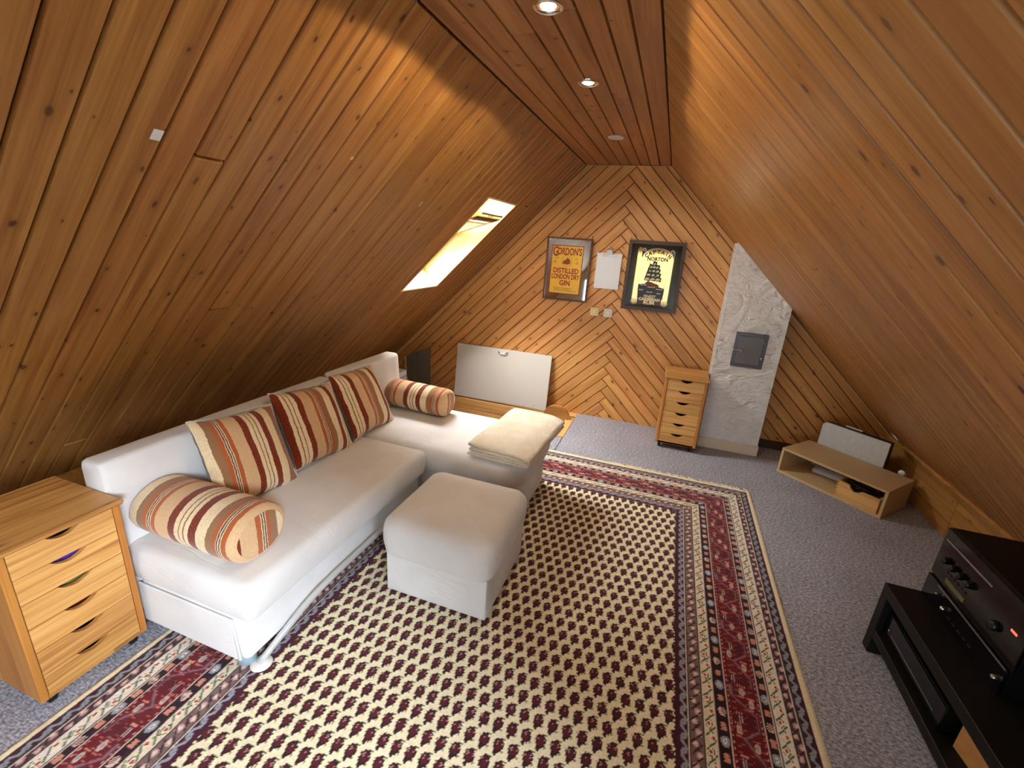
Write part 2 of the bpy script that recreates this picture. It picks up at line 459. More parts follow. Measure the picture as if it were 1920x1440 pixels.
def soft_slab(x0, x1, y0, y1, z0, z1, R, r=0.03, rb=None, dome=0.006, bulge=0.0, wr=0.0, mb=None, seed=0, midlev=4, cs=6, pleat=0.0):
    """upholstered block: rounded plan, rolled edges, domed top, slightly bulging sides, low wrinkles"""
    rb = r if rb is None else rb
    lv = []
    for k in range(5):
        a = math.radians(90 * k / 4); lv.append((z0 + rb * (1 - math.cos(a)), rb * (1 - math.sin(a))))
    for k in range(1, midlev): lv.append((z0 + rb + (z1 - r - z0 - rb) * k / midlev, 0))
    for k in range(5):
        a = math.radians(90 * k / 4); lv.append((z1 - r + r * math.sin(a), r * (1 - math.cos(a))))
    hw = min(x1 - x0, y1 - y0) / 2
    for k in range(1, 8):
        ins = r + (hw - r) * k / 8.0; lv.append((z1 + dome * (1 - (1 - k / 8.0) ** 2), ins))
    loops = []
    for z, ins in lv:
        t = (z - z0) / (z1 - z0); bl = bulge * math.sin(math.pi * min(1, max(0, t)))
        lp = rrect(x0 - bl, x1 + bl, y0 - bl, y1 + bl, R, z, ins, cs=cs)
        if pleat and ins < r and t < 0.92:
            cxm, cym = (x0 + x1) / 2, (y0 + y1) / 2; n_ = cs + 8
            for q_ in range(len(lp)):
                kk = q_ % n_
                if kk <= cs and kk % 2 == 1:
                    x_, y_, z_ = lp[q_]; dd = math.hypot(x_ - cxm, y_ - cym); f_ = 1 - pleat * (0.4 + 0.6 * abs(math.sin(kk * 2.1))) * math.sin(math.pi * min(1, t / 0.92)) / dd
                    lp[q_] = (cxm + (x_ - cxm) * f_, cym + (y_ - cym) * f_, z_)
        if wr:
            lp2 = []
            for (x, y, zz) in lp:
                q = noise.noise(Vector((x * 5 + seed, y * 5, zz * 5))) + 0.5 * noise.noise(Vector((x * 13 + seed, y * 13, zz * 9)))
                if ins <= r: nx = (x - (x0 + x1) / 2) / (x1 - x0); ny = (y - (y0 + y1) / 2) / (y1 - y0); lp2.append((x + nx * q * wr * 2, y + ny * q * wr * 2, zz))
                else: lp2.append((x, y, zz + q * wr))
            lp = lp2
        loops.append(lp)
    mb = mb or MB()
    return mb.loft(loops, True, True)


def clip(poly, a, b, c):
    """keep a*x+b*y<=c"""
    out = []
    for i in range(len(poly)):
        p, q = poly[i], poly[(i + 1) % len(poly)]
        dp, dq = a * p[0] + b * p[1] - c, a * q[0] + b * q[1] - c
        if dp <= 0: out.append(p)
        if dp * dq < 0:
            t = dp / (dp - dq); out.append((p[0] + (q[0] - p[0]) * t, p[1] + (q[1] - p[1]) * t))
    return out


def area2(p): return abs(sum(p[i][0] * p[(i + 1) % len(p)][1] - p[(i + 1) % len(p)][0] * p[i][1] for i in range(len(p))) / 2)


def ccw(p):
    s = sum(p[i][0] * p[(i + 1) % len(p)][1] - p[(i + 1) % len(p)][0] * p[i][1] for i in range(len(p)))
    return p if s > 0 else p[::-1]


def dedupe(p, e=2e-4):
    o = []
    for q in p:
        if not o or math.hypot(q[0] - o[-1][0], q[1] - o[-1][1]) > e: o.append(q)
    if len(o) > 1 and math.hypot(o[0][0] - o[-1][0], o[0][1] - o[-1][1]) <= e: o.pop()
    return o


plank_cache = {}


def plank_mesh(poly, mat, th=0.012, ch=0.0038, gap=0.0026, dep=0.0098):
    """convex board face polygon (local XY, face at z=0 towards the room), chamfered edges"""
    key = (tuple((round(a, 4), round(b, 4)) for a, b in poly), mat.name)
    if key in plank_cache: return plank_cache[key]
    p = dedupe(ccw(poly)); n = len(p)
    if mat.name != 'pine_slope': ch, gap = 0.003, 0.0013

    def inset(d):
        out = []
        for i in range(n):
            a, b, c = Vector(p[i - 1]), Vector(p[i]), Vector(p[(i + 1) % n])
            e1 = (b - a).normalized(); e2 = (c - b).normalized(); n1 = Vector((-e1.y, e1.x)); n2 = Vector((-e2.y, e2.x))
            k = 1 + n1.dot(n2); k = max(k, 0.25); out.append(tuple(b + (n1 + n2) * d / k))
        return out
    a, b = inset(gap), inset(gap + ch)
    mb = MB(); mb.loft([[(x, y, -th) for x, y in a], [(x, y, -dep) for x, y in a], [(x, y, 0) for x, y in b]], False, True, smooth=False)
    me = mb.mesh('plank', mat); plank_cache[key] = me
    return me


def place_planks(parent, frame, origin_poly, mat, name='plank'):
    """origin_poly: list of (origin(Vector), polygon local)"""
    for o3, poly in origin_poly:
        if len(poly) < 3 or area2(poly) < 2e-4: continue
        mw = Matrix.Translation(o3) @ frame
        o = obj(name, plank_mesh(poly, mat), None, parent) if False else bpy.data.objects.new(name, plank_mesh(poly, mat))
        C.objects.link(o); o.parent = parent; o.matrix_local = mw


def frame3(X, Y, Z):
    return Matrix(((X[0], Y[0], Z[0], 0), (X[1], Y[1], Z[1], 0), (X[2], Y[2], Z[2], 0), (0, 0, 0, 1)))


# ------------------------------------------------------------------ room dimensions
YB, YF, ZC = 3.951, -1.80, 2.12       # back gable, front gable (behind camera), ceiling
XL, XR = -0.79, -0.14                 # ceiling edges
SR = 0.975                            # right slope ratio
XK = 1.745                            # right knee wall
ZK = ZC - SR * (XK - XR)
XLK = -2.62; ZLK = ZC + (XLK - XL)    # left knee
WY0, WY1, WX0, WX1 = 2.832, 3.336, -1.80, -1.168   # skylight opening
PW = 0.0915

# left slope ---------------------------------------------------------------
fl = frame3((-S2, 0, -S2), (0, 1, 0), (S2, 0, -S2))


def lp(x, y): return Vector((x, y, ZC + (x - XL)))


def L2(x): return (XL - x) / S2        # distance down the slope


LL = L2(XLK)


def slab_pts(frame, o, x0, x1, y0, y1, z0, z1):
    return [tuple((Matrix.Translation(o) @ frame) @ Vector(p)) for p in [(x, y, z) for x in (x0, x1) for y in (y0, y1) for z in (z0, z1)]]


BF = [(0, 1, 3, 2), (4, 6, 7, 5), (0, 4, 5, 1), (2, 3, 7, 6), (0, 2, 6, 4), (1, 5, 7, 3)]
o0 = Vector((XL, 0, ZC))
mb = MB()
h0, h1 = L2(WX1), L2(WX0)
TR = 0.015
for (a, b, c, d) in ((-0.03, LL + 0.08, YF, WY0 - TR), (-0.03, LL + 0.08, WY1 + TR, YB), (-0.03, h0 - TR, WY0 - TR, WY1 + TR), (h1 + TR, LL + 0.08, WY0 - TR, WY1 + TR)):
    mb.add(slab_pts(fl, o0, a, b, c, d, -0.05, -0.0125), BF)
wl = struct('wall_left', mb, M['back'])
rows = []; y = YF + 0.02
ys = [y]
# board joints measured along the slope: 0.0915 m
k = 0
ys = [0.785 + i * PW for i in range(-28, 36)]
ys = [v for v in ys if YF < v < YB]; ys = [YF] + ys + [YB]
rnd = random.Random(3)
items = []
for a, b in zip(ys[:-1], ys[1:]):
    if b - a < 0.012: continue
    def seg(x0, x1, ya, yb):
        items.append((o0 + Vector((0, ya, 0)) + Vector((-S2, 0, -S2)) * x0, [(0, 0), (x1 - x0, 0), (x1 - x0, yb - ya), (0, yb - ya)]))
    if b <= WY0 + 0.004 or a >= WY1 - 0.004:
        if rnd.random() < 0.35:
            c = rnd.uniform(0.15, 0.9) * LL; seg(0, c, a, b); seg(c, LL, a, b)
        else: seg(0, LL, a, b)
    else:
        seg(0, h0, a, b); seg(h1, LL, a, b)
        if a < WY0: seg(h0, h1, a, WY0)
        if b > WY1: seg(h0, h1, WY1, b)
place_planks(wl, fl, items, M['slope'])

# right slope ----------------------------------------------------------------
hyp = math.sqrt(1 + SR * SR); dX = Vector((1 / hyp, 0, -SR / hyp)); nR = Vector((-SR / hyp, 0, -1 / hyp))
Yr = nR.cross(dX)                      # = +-y
fr = frame3(dX, Yr, nR)
LR = (XK - XR) * hyp
sy = 1 if Yr.y > 0 else -1
oR = Vector((XR, 0, ZC))
PR = 0.0975
VY0, VY1, VL0, VL1 = 1.505 - 26 * PR, 1.505 - 17 * PR, 0.75, 1.50  # unseen opening, added to let the rear fill light in
mb = MB()
for (a, b, c, d) in ((0, LR + 0.05, YF, VY0), (0, LR + 0.05, VY1, YB), (0, VL0, VY0, VY1), (VL1, LR + 0.05, VY0, VY1)):
    mb.add(slab_pts(fr, oR, a, b, min(sy * c, sy * d), max(sy * c, sy * d), -0.05, -0.0125), BF)
wr_ = struct('wall_right', mb, M['back'])
PR = 0.0975
ys = [1.505 + i * PR for i in range(-34, 26)]
ys = [v for v in ys if YF < v < YB]; ys = [YF] + ys + [YB]
items = []
for a, b in zip(ys[:-1], ys[1:]):
    if b - a < 0.012: continue
    base = oR + Vector((0, a if sy > 0 else b, 0)); wd = b - a
    if a > VY0 - 0.01 and b < VY1 + 0.01:
        for l0, l1 in ((0, VL0), (VL1, LR)): items.append((base + dX * l0, [(0, 0), (l1 - l0, 0), (l1 - l0, wd), (0, wd)]))
    elif rnd.random() < 0.3:
        c = rnd.uniform(0.12, 0.9) * LR
        items.append((base, [(0, 0), (c, 0), (c, wd), (0, wd)])); items.append((base + dX * c, [(0, 0), (LR - c, 0), (LR - c, wd), (0, wd)]))
    else: items.append((base, [(0, 0), (LR, 0), (LR, wd), (0, wd)]))
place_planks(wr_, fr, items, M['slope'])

fV = Matrix.Translation(oR) @ fr
ya_, yb_ = min(sy * VY0, sy * VY1), max(sy * VY0, sy * VY1)
mb = MB()
for (a, b, c, d) in ((VL0 - 0.03, VL0 + 0.03, ya_, yb_), (VL1 - 0.03, VL1 + 0.03, ya_, yb_), (VL0, VL1, ya_ - 0.03, ya_ + 0.03), (VL0, VL1, yb_ - 0.03, yb_ + 0.03)): mb.box(a, b, c, d, -0.10, -0.051, 0.002)
w4 = struct('window_4', mb, M['reveal']); w4.matrix_world = fV  # frame of the opening added behind the camera
obj('pane', MB().box(VL0 + 0.03, VL1 - 0.03, ya_ + 0.03, yb_ - 0.03, -0.075, -0.070), M['glass'], w4)

# ceiling -------------------------------------------------------------------
ce = struct('ceiling', MB().box(XL - 0.03, XR + 0.03, YF, YB, ZC + 0.0125, ZC + 0.05), M['back'])
fc = frame3((0, 1, 0), (1, 0, 0), (0, 0, -1))
xs = [XL, -0.703, -0.605, -0.522, -0.445, -0.368, -0.295, -0.224, XR]
LAMPS = [(-0.44, 1.43), (-0.44, 2.05)]
items = []
for a, b in zip(xs[:-1], xs[1:]):
    cuts = [YF] + sorted(rnd.uniform(YF + 0.5, YB - 0.4) for _ in range(2)) + [YB]
    for c, d in zip(cuts[:-1], cuts[1:]):
        items.append((Vector((a, c, ZC)), [(0, 0), (d - c, 0), (d - c, b - a), (0, b - a)]))
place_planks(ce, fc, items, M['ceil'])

# back gable with herringbone boards ----------------------------------------------
wallpoly = [(-2.9, -0.02), (XK + 0.01, -0.02), (XK + 0.01, ZC - SR * (XK + 0.01 - XR)), (XR, ZC), (XL, ZC), (-2.9, ZC + (-2.9 - XL))]
wb = struct('wall_back', MB().prism([(-2.95, -0.9), (1.95, -0.9), (1.95, 0.2), (0.0, 2.2), (-0.9, 2.2), (-2.95, 0.1)], YB + 0.0125, YB + 0.06, 'XZ'), M['back'])
fA = frame3((S2, 0, S2), (-S2, 0, S2), (0, -1, 0))
fB = frame3((S2, 0, -S2), (S2, 0, S2), (0, -1, 0))
ST = 0.1123; ZT = 1.10; XT = -0.397
itA, itB = [], []


def clip_wall(poly):
    W = wallpoly
    for i in range(len(W)):
        p, q = W[i], W[(i + 1) % len(W)]
        a, b = (q[1] - p[1]), -(q[0] - p[0])      # inside on the left of ccw edge
        poly = clip(poly, a, b, a * p[0] + b * p[1])
        if len(poly) < 3: return []
    return poly


for k in range(-26, 22):
    zk = ZT + ST * k
    # left board: strip c=z-x in [zk-XT, +ST], x+z <= zk+XT
    c0, e1 = zk - XT, zk + XT
    sq = lambda c, e: ((e - c) / 2, (e + c) / 2)
    pa = clip_wall([sq(c0, e1 - 6), sq(c0, e1), sq(c0 + ST, e1), sq(c0 + ST, e1 - 6)])
    if len(pa) >= 3 and area2(pa) > 6e-4:
        o2 = sq(c0, min((x + z) for x, z in pa)); o3 = Vector((o2[0], YB, o2[1]))
        itA.append((o3, [((x - o2[0]) * S2 + (z - o2[1]) * S2, -(x - o2[0]) * S2 + (z - o2[1]) * S2) for x, z in pa]))
    pb = clip_wall([sq(c0, e1 - ST), sq(c0 - 6, e1 - ST), sq(c0 - 6, e1), sq(c0, e1)])
    if len(pb) >= 3 and area2(pb) > 6e-4:
        o2 = sq(max((z - x) for x, z in pb), e1 - ST); o3 = Vector((o2[0], YB, o2[1]))
        itB.append((o3, [((x - o2[0]) * S2 - (z - o2[1]) * S2, (x - o2[0]) * S2 + (z - o2[1]) * S2) for x, z in pb]))
place_planks(wb, fA, itA, M['gable']); place_planks(wb, fB, itB, M['gable'])

# front gable behind the camera, with unseen windows added to light the room -----------------
GW = [(-1.75, -0.95, 0.45, 1.05), (0.20, 1.00, 0.45, 0.95), (-0.80, 0.05, 0.70, 1.72)]
mb = MB()
for a, b in ((-2.95, -1.75), (-0.95, -0.80), (0.05, 0.20), (1.00, 1.95)): mb.box(a, b, YF - 0.06, YF, 0, 2.15)
for a, b, c, d in GW: mb.box(a, b, YF - 0.06, YF, 0, c); mb.box(a, b, YF - 0.06, YF, d, 2.15)
struct('wall_front', mb, plain('cream_painted_wall', (226, 208, 170), 0.8, nscale=5, namt=0.04))
for i, (a, b, c, d) in enumerate(GW):
    mb = MB().box(a, b, YF - 0.05, YF + 0.01, c, c + 0.04).box(a, b, YF - 0.05, YF + 0.01, d - 0.04, d).box(a, a + 0.04, YF - 0.05, YF + 0.01, c, d).box(b - 0.04, b, YF - 0.05, YF + 0.01, c, d)
    wg = struct('window_%d' % (i + 2), mb, M['whiteplastic'])
    obj('pane', MB().box(a + 0.04, b - 0.04, YF - 0.03, YF - 0.025, c + 0.04, d - 0.04), M['glass'], wg)
    if i == 2:  # added cloth screen, lit from behind to give the mirror a bright reflection
        bm_ = NT('added_blind_cloth'); tr_ = bm_.n('ShaderNodeBsdfTranslucent'); tr_.inputs[0].default_value = srgb(244, 224, 176)
        ms_ = bm_.n('ShaderNodeMixShader'); ms_.inputs[0].default_value = 0.45; bm_.set(srgb(240, 222, 180), 0.9)
        bm_.l(bm_.b.outputs[0], ms_.inputs[1]); bm_.l(tr_.outputs[0], ms_.inputs[2]); bm_.l(ms_.outputs[0], bm_.t.nodes['Material Output'].inputs['Surface'])
        mb = MB(); lo_ = [[(a + 0.02 + (b - a - 0.04) * k / 40, YF + 0.03 + 0.006 * math.sin(k * 1.1), z_) for k in range(41)] for z_ in (c + 0.03, d)]
        mb.loft(lo_, False, False, closed=False); obj('added_blind', mb, bm_.m, wg)

# floor -----------------------------------------------------------------------
HX0, HX1, HY0, HY1 = -1.95, -0.634, 3.345, 3.86      # stair hatch
mb = MB()
mb.box(-2.95, 1.95, YF, HY0, -0.12, -0.012); mb.box(HX1, 1.95, HY0, YB + 0.02, -0.12, -0.012)
mb.box(-2.95, HX0, HY0, YB + 0.02, -0.12, -0.012); mb.box(HX0, HX1, HY1, YB + 0.02, -0.12, -0.012)
fo = struct('floor', mb, M['back'])
obj('carpet_section', MB().box(-2.95, HX1 - 0.004, YF, HY0, -0.012, 0.0, 0.003), M['carpet'], fo)
obj('carpet_section', MB().box(HX1, 1.80, YF, YB, -0.012, 0.0, 0.003), M['carpet'], fo)
obj('carpet_section', MB().box(-2.95, HX0, HY0, YB, -0.012, 0.0, 0.003), M['carpet'], fo)
obj('ledge_board', MB().box(HX0, HX1, HY1, YB, -0.012, 0.0, 0.002), M['raw'], fo)
# hatch lining
hb = MB().box(HX0 - 0.02, HX1 + 0.02, HY0 - 0.03, HY0, -0.9, -0.013).box(HX0 - 0.03, HX0, HY0, HY1, -0.9, -0.013).box(HX1, HX1 + 0.03, HY0, HY1 + 0.05, -0.9, -0.013)
hb.box(HX0 - 0.05, HX1 + 0.05, HY0 - 0.05, HY1 + 0.05, -0.95, -0.9)
tr1 = struct('trim_1', hb, M['knee'])
for i in range(7):
    z1 = -0.013 - i * 0.112 + (0.0); o = obj('plank', MB().box(0, HX1 - HX0, -0.014, 0.0, -0.112, -0.002, 0.003), M['raw'], tr1, Matrix.Translation((HX0, HY1, z1)))
obj('sill_board', MB().box(0, 0.45, -0.068, 0, -0.02, 0, 0.002), M['raw'], tr1, frame3((0, 1, 0), (1, 0, 0), (0, 0, 1)) @ Matrix.Scale(1, 4) if False else Matrix.Translation((HX1, HY0 + 0.005, 0.003)) @ frame3((0, 1, 0), (1, 0, 0), (0, 0, 1)))

# knee walls, skirting ----------------------------------------------------------------
kw = struct('wall_knee_right', MB().box(XK + 0.012, XK + 0.06, YF, YB, -0.02, ZK + 0.1), M['back'])
kw.name = 'wall_knee'
fk = frame3((0, 1, 0), (0, 0, 1), (-1, 0, 0))
for (y0, y1) in ((YF, 0.9), (0.9, 3.0), (3.0, YB)):
    z = 0.0
    for hgt in (0.095, 0.095, ZK - 0.19):
        me = plank_mesh([(0, 0), (y1 - y0, 0), (y1 - y0, hgt), (0, hgt)], M['knee'])
        o = bpy.data.objects.new('plank', me); C.objects.link(o); o.parent = kw
        o.matrix_local = Matrix.Translation((XK, y0, z)) @ frame3((0, 1, 0), (0, 0, 1), (1, 0, 0)) @ Matrix.Scale(-1, 4, (0, 0, 1))
        z += hgt
struct('wall_knee_left', MB().box(XLK - 0.05, XLK, YF, YB, -0.02, ZLK), M['knee'])
# trim at foot of right slope
tp = frame3((0, 1, 0), (0, 0, 1), (1, 0, 0))
t2 = struct('trim_2', MB().prism([(XK - 0.050, ZK + 0.026), (XK - 0.018, ZK - 0.030), (XK + 0.0, ZK - 0.028), (XK + 0.0, ZK + 0.0), (XK - 0.036, ZK + 0.036)], YF, 3.62, 'XZ'), M['knee'])
t2['label'] = 'pale batten along the foot of the right slope'
struct('baseboard_back', MB().box(0.86, XK, YB - 0.018, YB - 0.001, 0.0, 0.07, 0.002), M['darkskirt'])

# ------------------------------------------------------------------ skylight (window_1)
wn = struct('window_1', MB().add([], []).box(-0.001, 0, 0, 0.001, 0, 0.001), M['reveal']) if False else None
D = 0.17
nO = Vector((-S2, 0, S2))
fW = Matrix.Translation(o0) @ frame3((-S2, 0, -S2), (0, 1, 0), (S2, 0, -S2))    # local: x down slope, y along room, z into room


def wbox(x0, x1, y0, y1, z0, z1, b=0.0, mb=None):
    return (mb or MB()).box(x0, x1, y0, y1, z0, z1, b)


mb = MB()
for (a, b, c, d) in ((h0 - 0.02, h0 + 0.03, WY0 - 0.02, WY1 + 0.02), (h1 - 0.03, h1 + 0.02, WY0 - 0.02, WY1 + 0.02), (h0, h1, WY0 - 0.02, WY0 + 0.03), (h0, h1, WY1 - 0.03, WY1 + 0.02)):
    wbox(a, b, c, d, -D - 0.05, -D, 0.002, mb)
w1 = struct('window_1', mb, M['reveal']); w1.matrix_world = fW
t = 0.014
obj('reveal_panel', wbox(h0 - t, h0, WY0 - t, WY1 + t, -D, 0.001, 0.001), M['reveal'], w1)
obj('reveal_panel', wbox(h1, h1 + t, WY0 - t, WY1 + t, -D, 0.001, 0.001), M['reveal'], w1)
obj('reveal_panel', wbox(h0, h1, WY0 - t, WY0, -D, 0.001, 0.001), M['reveal'], w1)
obj('reveal_panel', wbox(h0, h1, WY1, WY1 + t, -D, 0.001, 0.001), M['reveal'], w1)
# the sash stands open, turned about its middle so that its upper rail swings into the room
PX = 0.98; HS = 0.335; WS0, WS1 = WY0 + 0.035, WY1 - 0.035
sm_ = Matrix.Translation((PX, 0, -D)) @ Matrix.Rotation(math.radians(26.6), 4, 'Y')
mb = MB()
for (a, b, c, d) in ((-HS - 0.02, -HS + 0.045, WS0, WS1), (HS - 0.045, HS + 0.02, WS0, WS1), (-HS + 0.045, HS - 0.045, WS0, WS0 + 0.045), (-HS + 0.045, HS - 0.045, WS1 - 0.045, WS1)): mb.box(a, b, c, d, -0.02, 0.022, 0.003)
sash = obj('sash', mb, M['cabinet'], w1, sm_)
obj('pane', MB().box(-HS + 0.04, HS - 0.04, WS0 + 0.04, WS1 - 0.04, -0.004, 0.002), M['glass'], sash)
obj('control_bar', MB().tube([(-HS - 0.055, WS0 + 0.01, 0.012), (-HS - 0.055, WS1 - 0.06, 0.012)], 0.008, 10).box(-HS - 0.056, -HS - 0.015, WS0 + 0.20, WS0 + 0.215, 0.002, 0.014).box(-HS - 0.056, -HS - 0.015, WS0 + 0.25, WS0 + 0.265, 0.002, 0.014), M['greymetal'], sash)
obj('ventilation_flap', MB().box(-HS - 0.012, -HS + 0.030, WS0 + 0.03, WS1 - 0.05, 0.022, 0.030, 0.002), M['darkskirt'], sash)
obj('blind_rail', MB().box(-HS + 0.062, -HS + 0.078, WS0 + 0.02, WS1 - 0.07, 0.020, 0.034, 0.003), M['whiteplastic'], sash)
# roof stub outside so the window stands in a roof: none visible

# ------------------------------------------------------------------ chimney
CX0, CX1, CY0 = 0.405, 0.840, 3.71
zt = lambda x: ZC - SR * (x - XR)
ch = thing('chimney', 'white rough plastered chimney breast rising into the right slope', 'chimney', (0, 0, 0))
mb = MB(); prof = [(CX0, 0), (CX1, 0), (CX1, zt(CX1) + 0.004), (CX0, zt(CX0) + 0.004)]
NX, NZ = 1, 1
mb.prism(prof, CY0, YB - 0.001, 'XZ'); obj('shaft', mb, M['chimney'], ch)
obj('plinth', MB().box(CX0 + 0.004, CX1 + 0.010, CY0 - 0.012, YB - 0.02, 0, 0.085, 0.005), plain('cream_plinth', (216, 206, 188), 0.6), ch)
dr = obj('cleanout_frame', MB().box(0.519, 0.737, CY0 - 0.012, CY0 + 0.01, 0.70, 0.962, 0.004), plain('grey_steel_frame', (96, 100, 108), 0.35, 0.4), ch)
d2 = obj('cleanout_door', MB().box(0.543, 0.713, CY0 - 0.022, CY0 - 0.011, 0.722, 0.938, 0.005), M['metalgrey'], ch)
obj('latch_handle', MB().box(0.516, 0.572, CY0 - 0.032, CY0 - 0.022, 0.824, 0.836, 0.002).box(0.562, 0.577, CY0 - 0.050, CY0 - 0.022, 0.820, 0.841, 0.002), M['chrome'], d2)
for z in (0.765, 0.885): obj('hinge', MB().tube([(0.716, CY0 - 0.020, z), (0.716, CY0 - 0.020, z + 0.03)], 0.005, 8), M['chrome'], d2)
# ------------------------------------------------------------------ drawer cabinets


def notch_front(W, h, nw, nd, th):
    """drawer front with a curved finger cut-out in its top edge; local X width, Z height"""
    pts = [(0, 0), (W, 0), (W, h)]
    for k in range(0, 13):
        u = k / 12.0; x = W / 2 + nw / 2 - nw * u; s = math.sin(math.pi * u) ** 0.8; pts.append((x, h - nd * s))
    pts.append((0, h))
    mb = MB()
    # split in columns to keep faces convex
    top = pts[2:]
    top = sorted(top, key=lambda p: p[0])
    for i in range(len(top) - 1):
        a, b = top[i], top[i + 1]
        if b[0] - a[0] < 1e-6: continue
        mb.add([(a[0], 0, 0), (b[0], 0, 0), (b[0], 0, b[1]), (a[0], 0, a[1]), (a[0], th, 0), (b[0], th, 0), (b[0], th, b[1]), (a[0], th, a[1])],
               [(0, 1, 2, 3), (7, 6, 5, 4), (3, 2, 6, 7), (0, 4, 5, 1)] + ([(0, 3, 7, 4)] if i == 0 else []) + ([(1, 5, 6, 2)] if i == len(top) - 2 else []))
    return mb


def drawer_cabinet(name, label, loc, rz, W=0.306, Dp=0.345, H=0.598):
    """front faces local -Y, x from 0..W"""
    t = thing(name, label, 'drawer unit', loc, rz, 'pine six-drawer units')
    zb = 0.045; ft = 0.021; n = 6
    gw = frame3((1, 0, 0), (0, 1, 0), (0, 0, 1))
    obj('top_board', MB().box(-0.008, W + 0.008, -0.014, Dp, H - 0.018, H, 0.005), M['cabinet'], t)
    for x in (0, W - 0.02):
        fv = Matrix.Translation((x, 0, zb)) @ frame3((0, 0, 1), (0, 1, 0), (-1, 0, 0))
        obj('side_panel', MB().box(0, H - 0.018 - zb, 0, Dp, -0.02, 0.0, 0.003), M['cabside'], t, fv)
    obj('back_panel', MB().box(0.02, W - 0.02, Dp - 0.012, Dp - 0.004, zb, H - 0.018), M['cabside'], t)
    obj('bottom_board', MB().box(0.02, W - 0.02, 0.004, Dp - 0.012, zb, zb + 0.015), M['cabside'], t)
    hgt = (H - 0.018 - zb - 0.004) / n
    for i in range(n):
        z = zb + 0.002 + i * hgt
        d = obj('drawer', notch_front(W - 0.044, hgt - 0.0022, 0.092, 0.021, 0.016), M['cabinet'], t, Matrix.Translation((0.022, 0.004, z)))
        obj('drawer_box', MB().box(0.006, W - 0.05, 0.016, Dp - 0.03, 0.004, 0.008).box(0.006, 0.014, 0.016, Dp - 0.03, 0.004, hgt * 0.6)
            .box(W - 0.058, W - 0.05, 0.016, Dp - 0.03, 0.004, hgt * 0.6).box(0.006, W - 0.05, Dp - 0.038, Dp - 0.03, 0.004, hgt * 0.6), M['darkskirt'], d)
    for x in (0.035, W - 0.035):
        for y in (0.04, Dp - 0.04):
            c = obj('caster', MB().tube([(x, y, 0.032), (x, y, zb)], 0.006, 8).box(x - 0.012, x + 0.012, y - 0.014, y + 0.014, 0.028, 0.040, 0.003), M['black'], t)
            obj('wheel', MB().lathe([(0.010, -0.011), (0.0175, -0.009), (0.0175, 0.009), (0.010, 0.011)], (x, y, 0.018), 14, 'X'), M['black'], c)
    return t


cabA = drawer_cabinet('drawer_cabinet', 'pine six-drawer unit standing at the near end of the white sofa', (-1.620, 0.514, 0), math.radians(90))
cabB = drawer_cabinet('drawer_cabinet', 'small pine six-drawer unit standing in front of the white chimney', (0.075, 3.518, 0), 0)
# things glimpsed in the finger cut-outs of the near unit (front faces +x)
hg = (0.598 - 0.018 - 0.045 - 0.004) / 6


def peek(name, label, cat, row, mat, dz=0.0, w=0.08):
    z = 0.047 + row * hg; y = 0.514 + 0.153; x = -1.620 - 0.034
    me = soft_slab(x - 0.10, x, y - w / 2, y + w / 2, z + 0.0095, z + hg - 0.006 + dz, 0.01, 0.008, dome=0.004, wr=0.003, seed=row)
    tag(obj(name, me, mat), label, cat)


peek('bag', 'purple crumpled plastic bag seen through the second drawer cut-out', 'bag', 4, M['purple'])
peek('cloth', 'olive and grey cloth seen through the third drawer cut-out', 'cloth', 3, M['olive'])
peek('folder', 'dark red folder seen through the fourth drawer cut-out', 'folder', 2, M['maroon'])

# ------------------------------------------------------------------ corner sofa
sf = thing('corner_sofa', 'white fabric corner sofa with a chaise end under the left slope', 'sofa', (-1.4, 1.7, 0))
SF = Matrix.Translation((1.4, -1.7, 0))


def sp(name, mb, mat=None, parent=None, **k):
    return obj(name, mb, mat or M['sofa'], parent or sf, SF if parent is None else None, **k)


ZS = 0.235
sp('seat_base', soft_slab(-1.66, -1.165, 0.850, 1.99, 0.062, ZS, 0.02, 0.010, dome=0))
sp('seat_cushion', soft_slab(-1.70, -1.125, 0.846, 1.975, ZS + 0.001, 0.383, (0.032, 0.03, 0.02, 0.03), 0.028, rb=0.018, dome=0.010, bulge=0.012, wr=0.004, seed=3))
sp('end_flap', MB().box(-1.66, -1.205, 0.839, 0.848, 0.062, ZS - 0.004, 0.003).add([(-1.205, 0.840, 0.062), (-1.180, 0.832, 0.075), (-1.207, 0.838, ZS - 0.006), (-1.205, 0.846, 0.062), (-1.180, 0.838, 0.075), (-1.207, 0.846, ZS - 0.006)], [(0, 1, 2), (5, 4, 3), (0, 3, 4, 1), (1, 4, 5, 2)]))
sp('chaise_base', soft_slab(-1.66, -0.585, 2.035, 2.595, 0.0105, ZS + 0.01, (0.20, 0.12, 0.02, 0.02), 0.01, rb=0.05, dome=0, bulge=0.006, wr=0.002))
sp('chaise_cushion', soft_slab(-1.70, -0.565, 1.993, 2.605, ZS, 0.385, (0.17, 0.12, 0.02, 0.02), 0.045, rb=0.02, dome=0.008, bulge=0.016, wr=0.004, seed=9, cs=22, pleat=0.003))


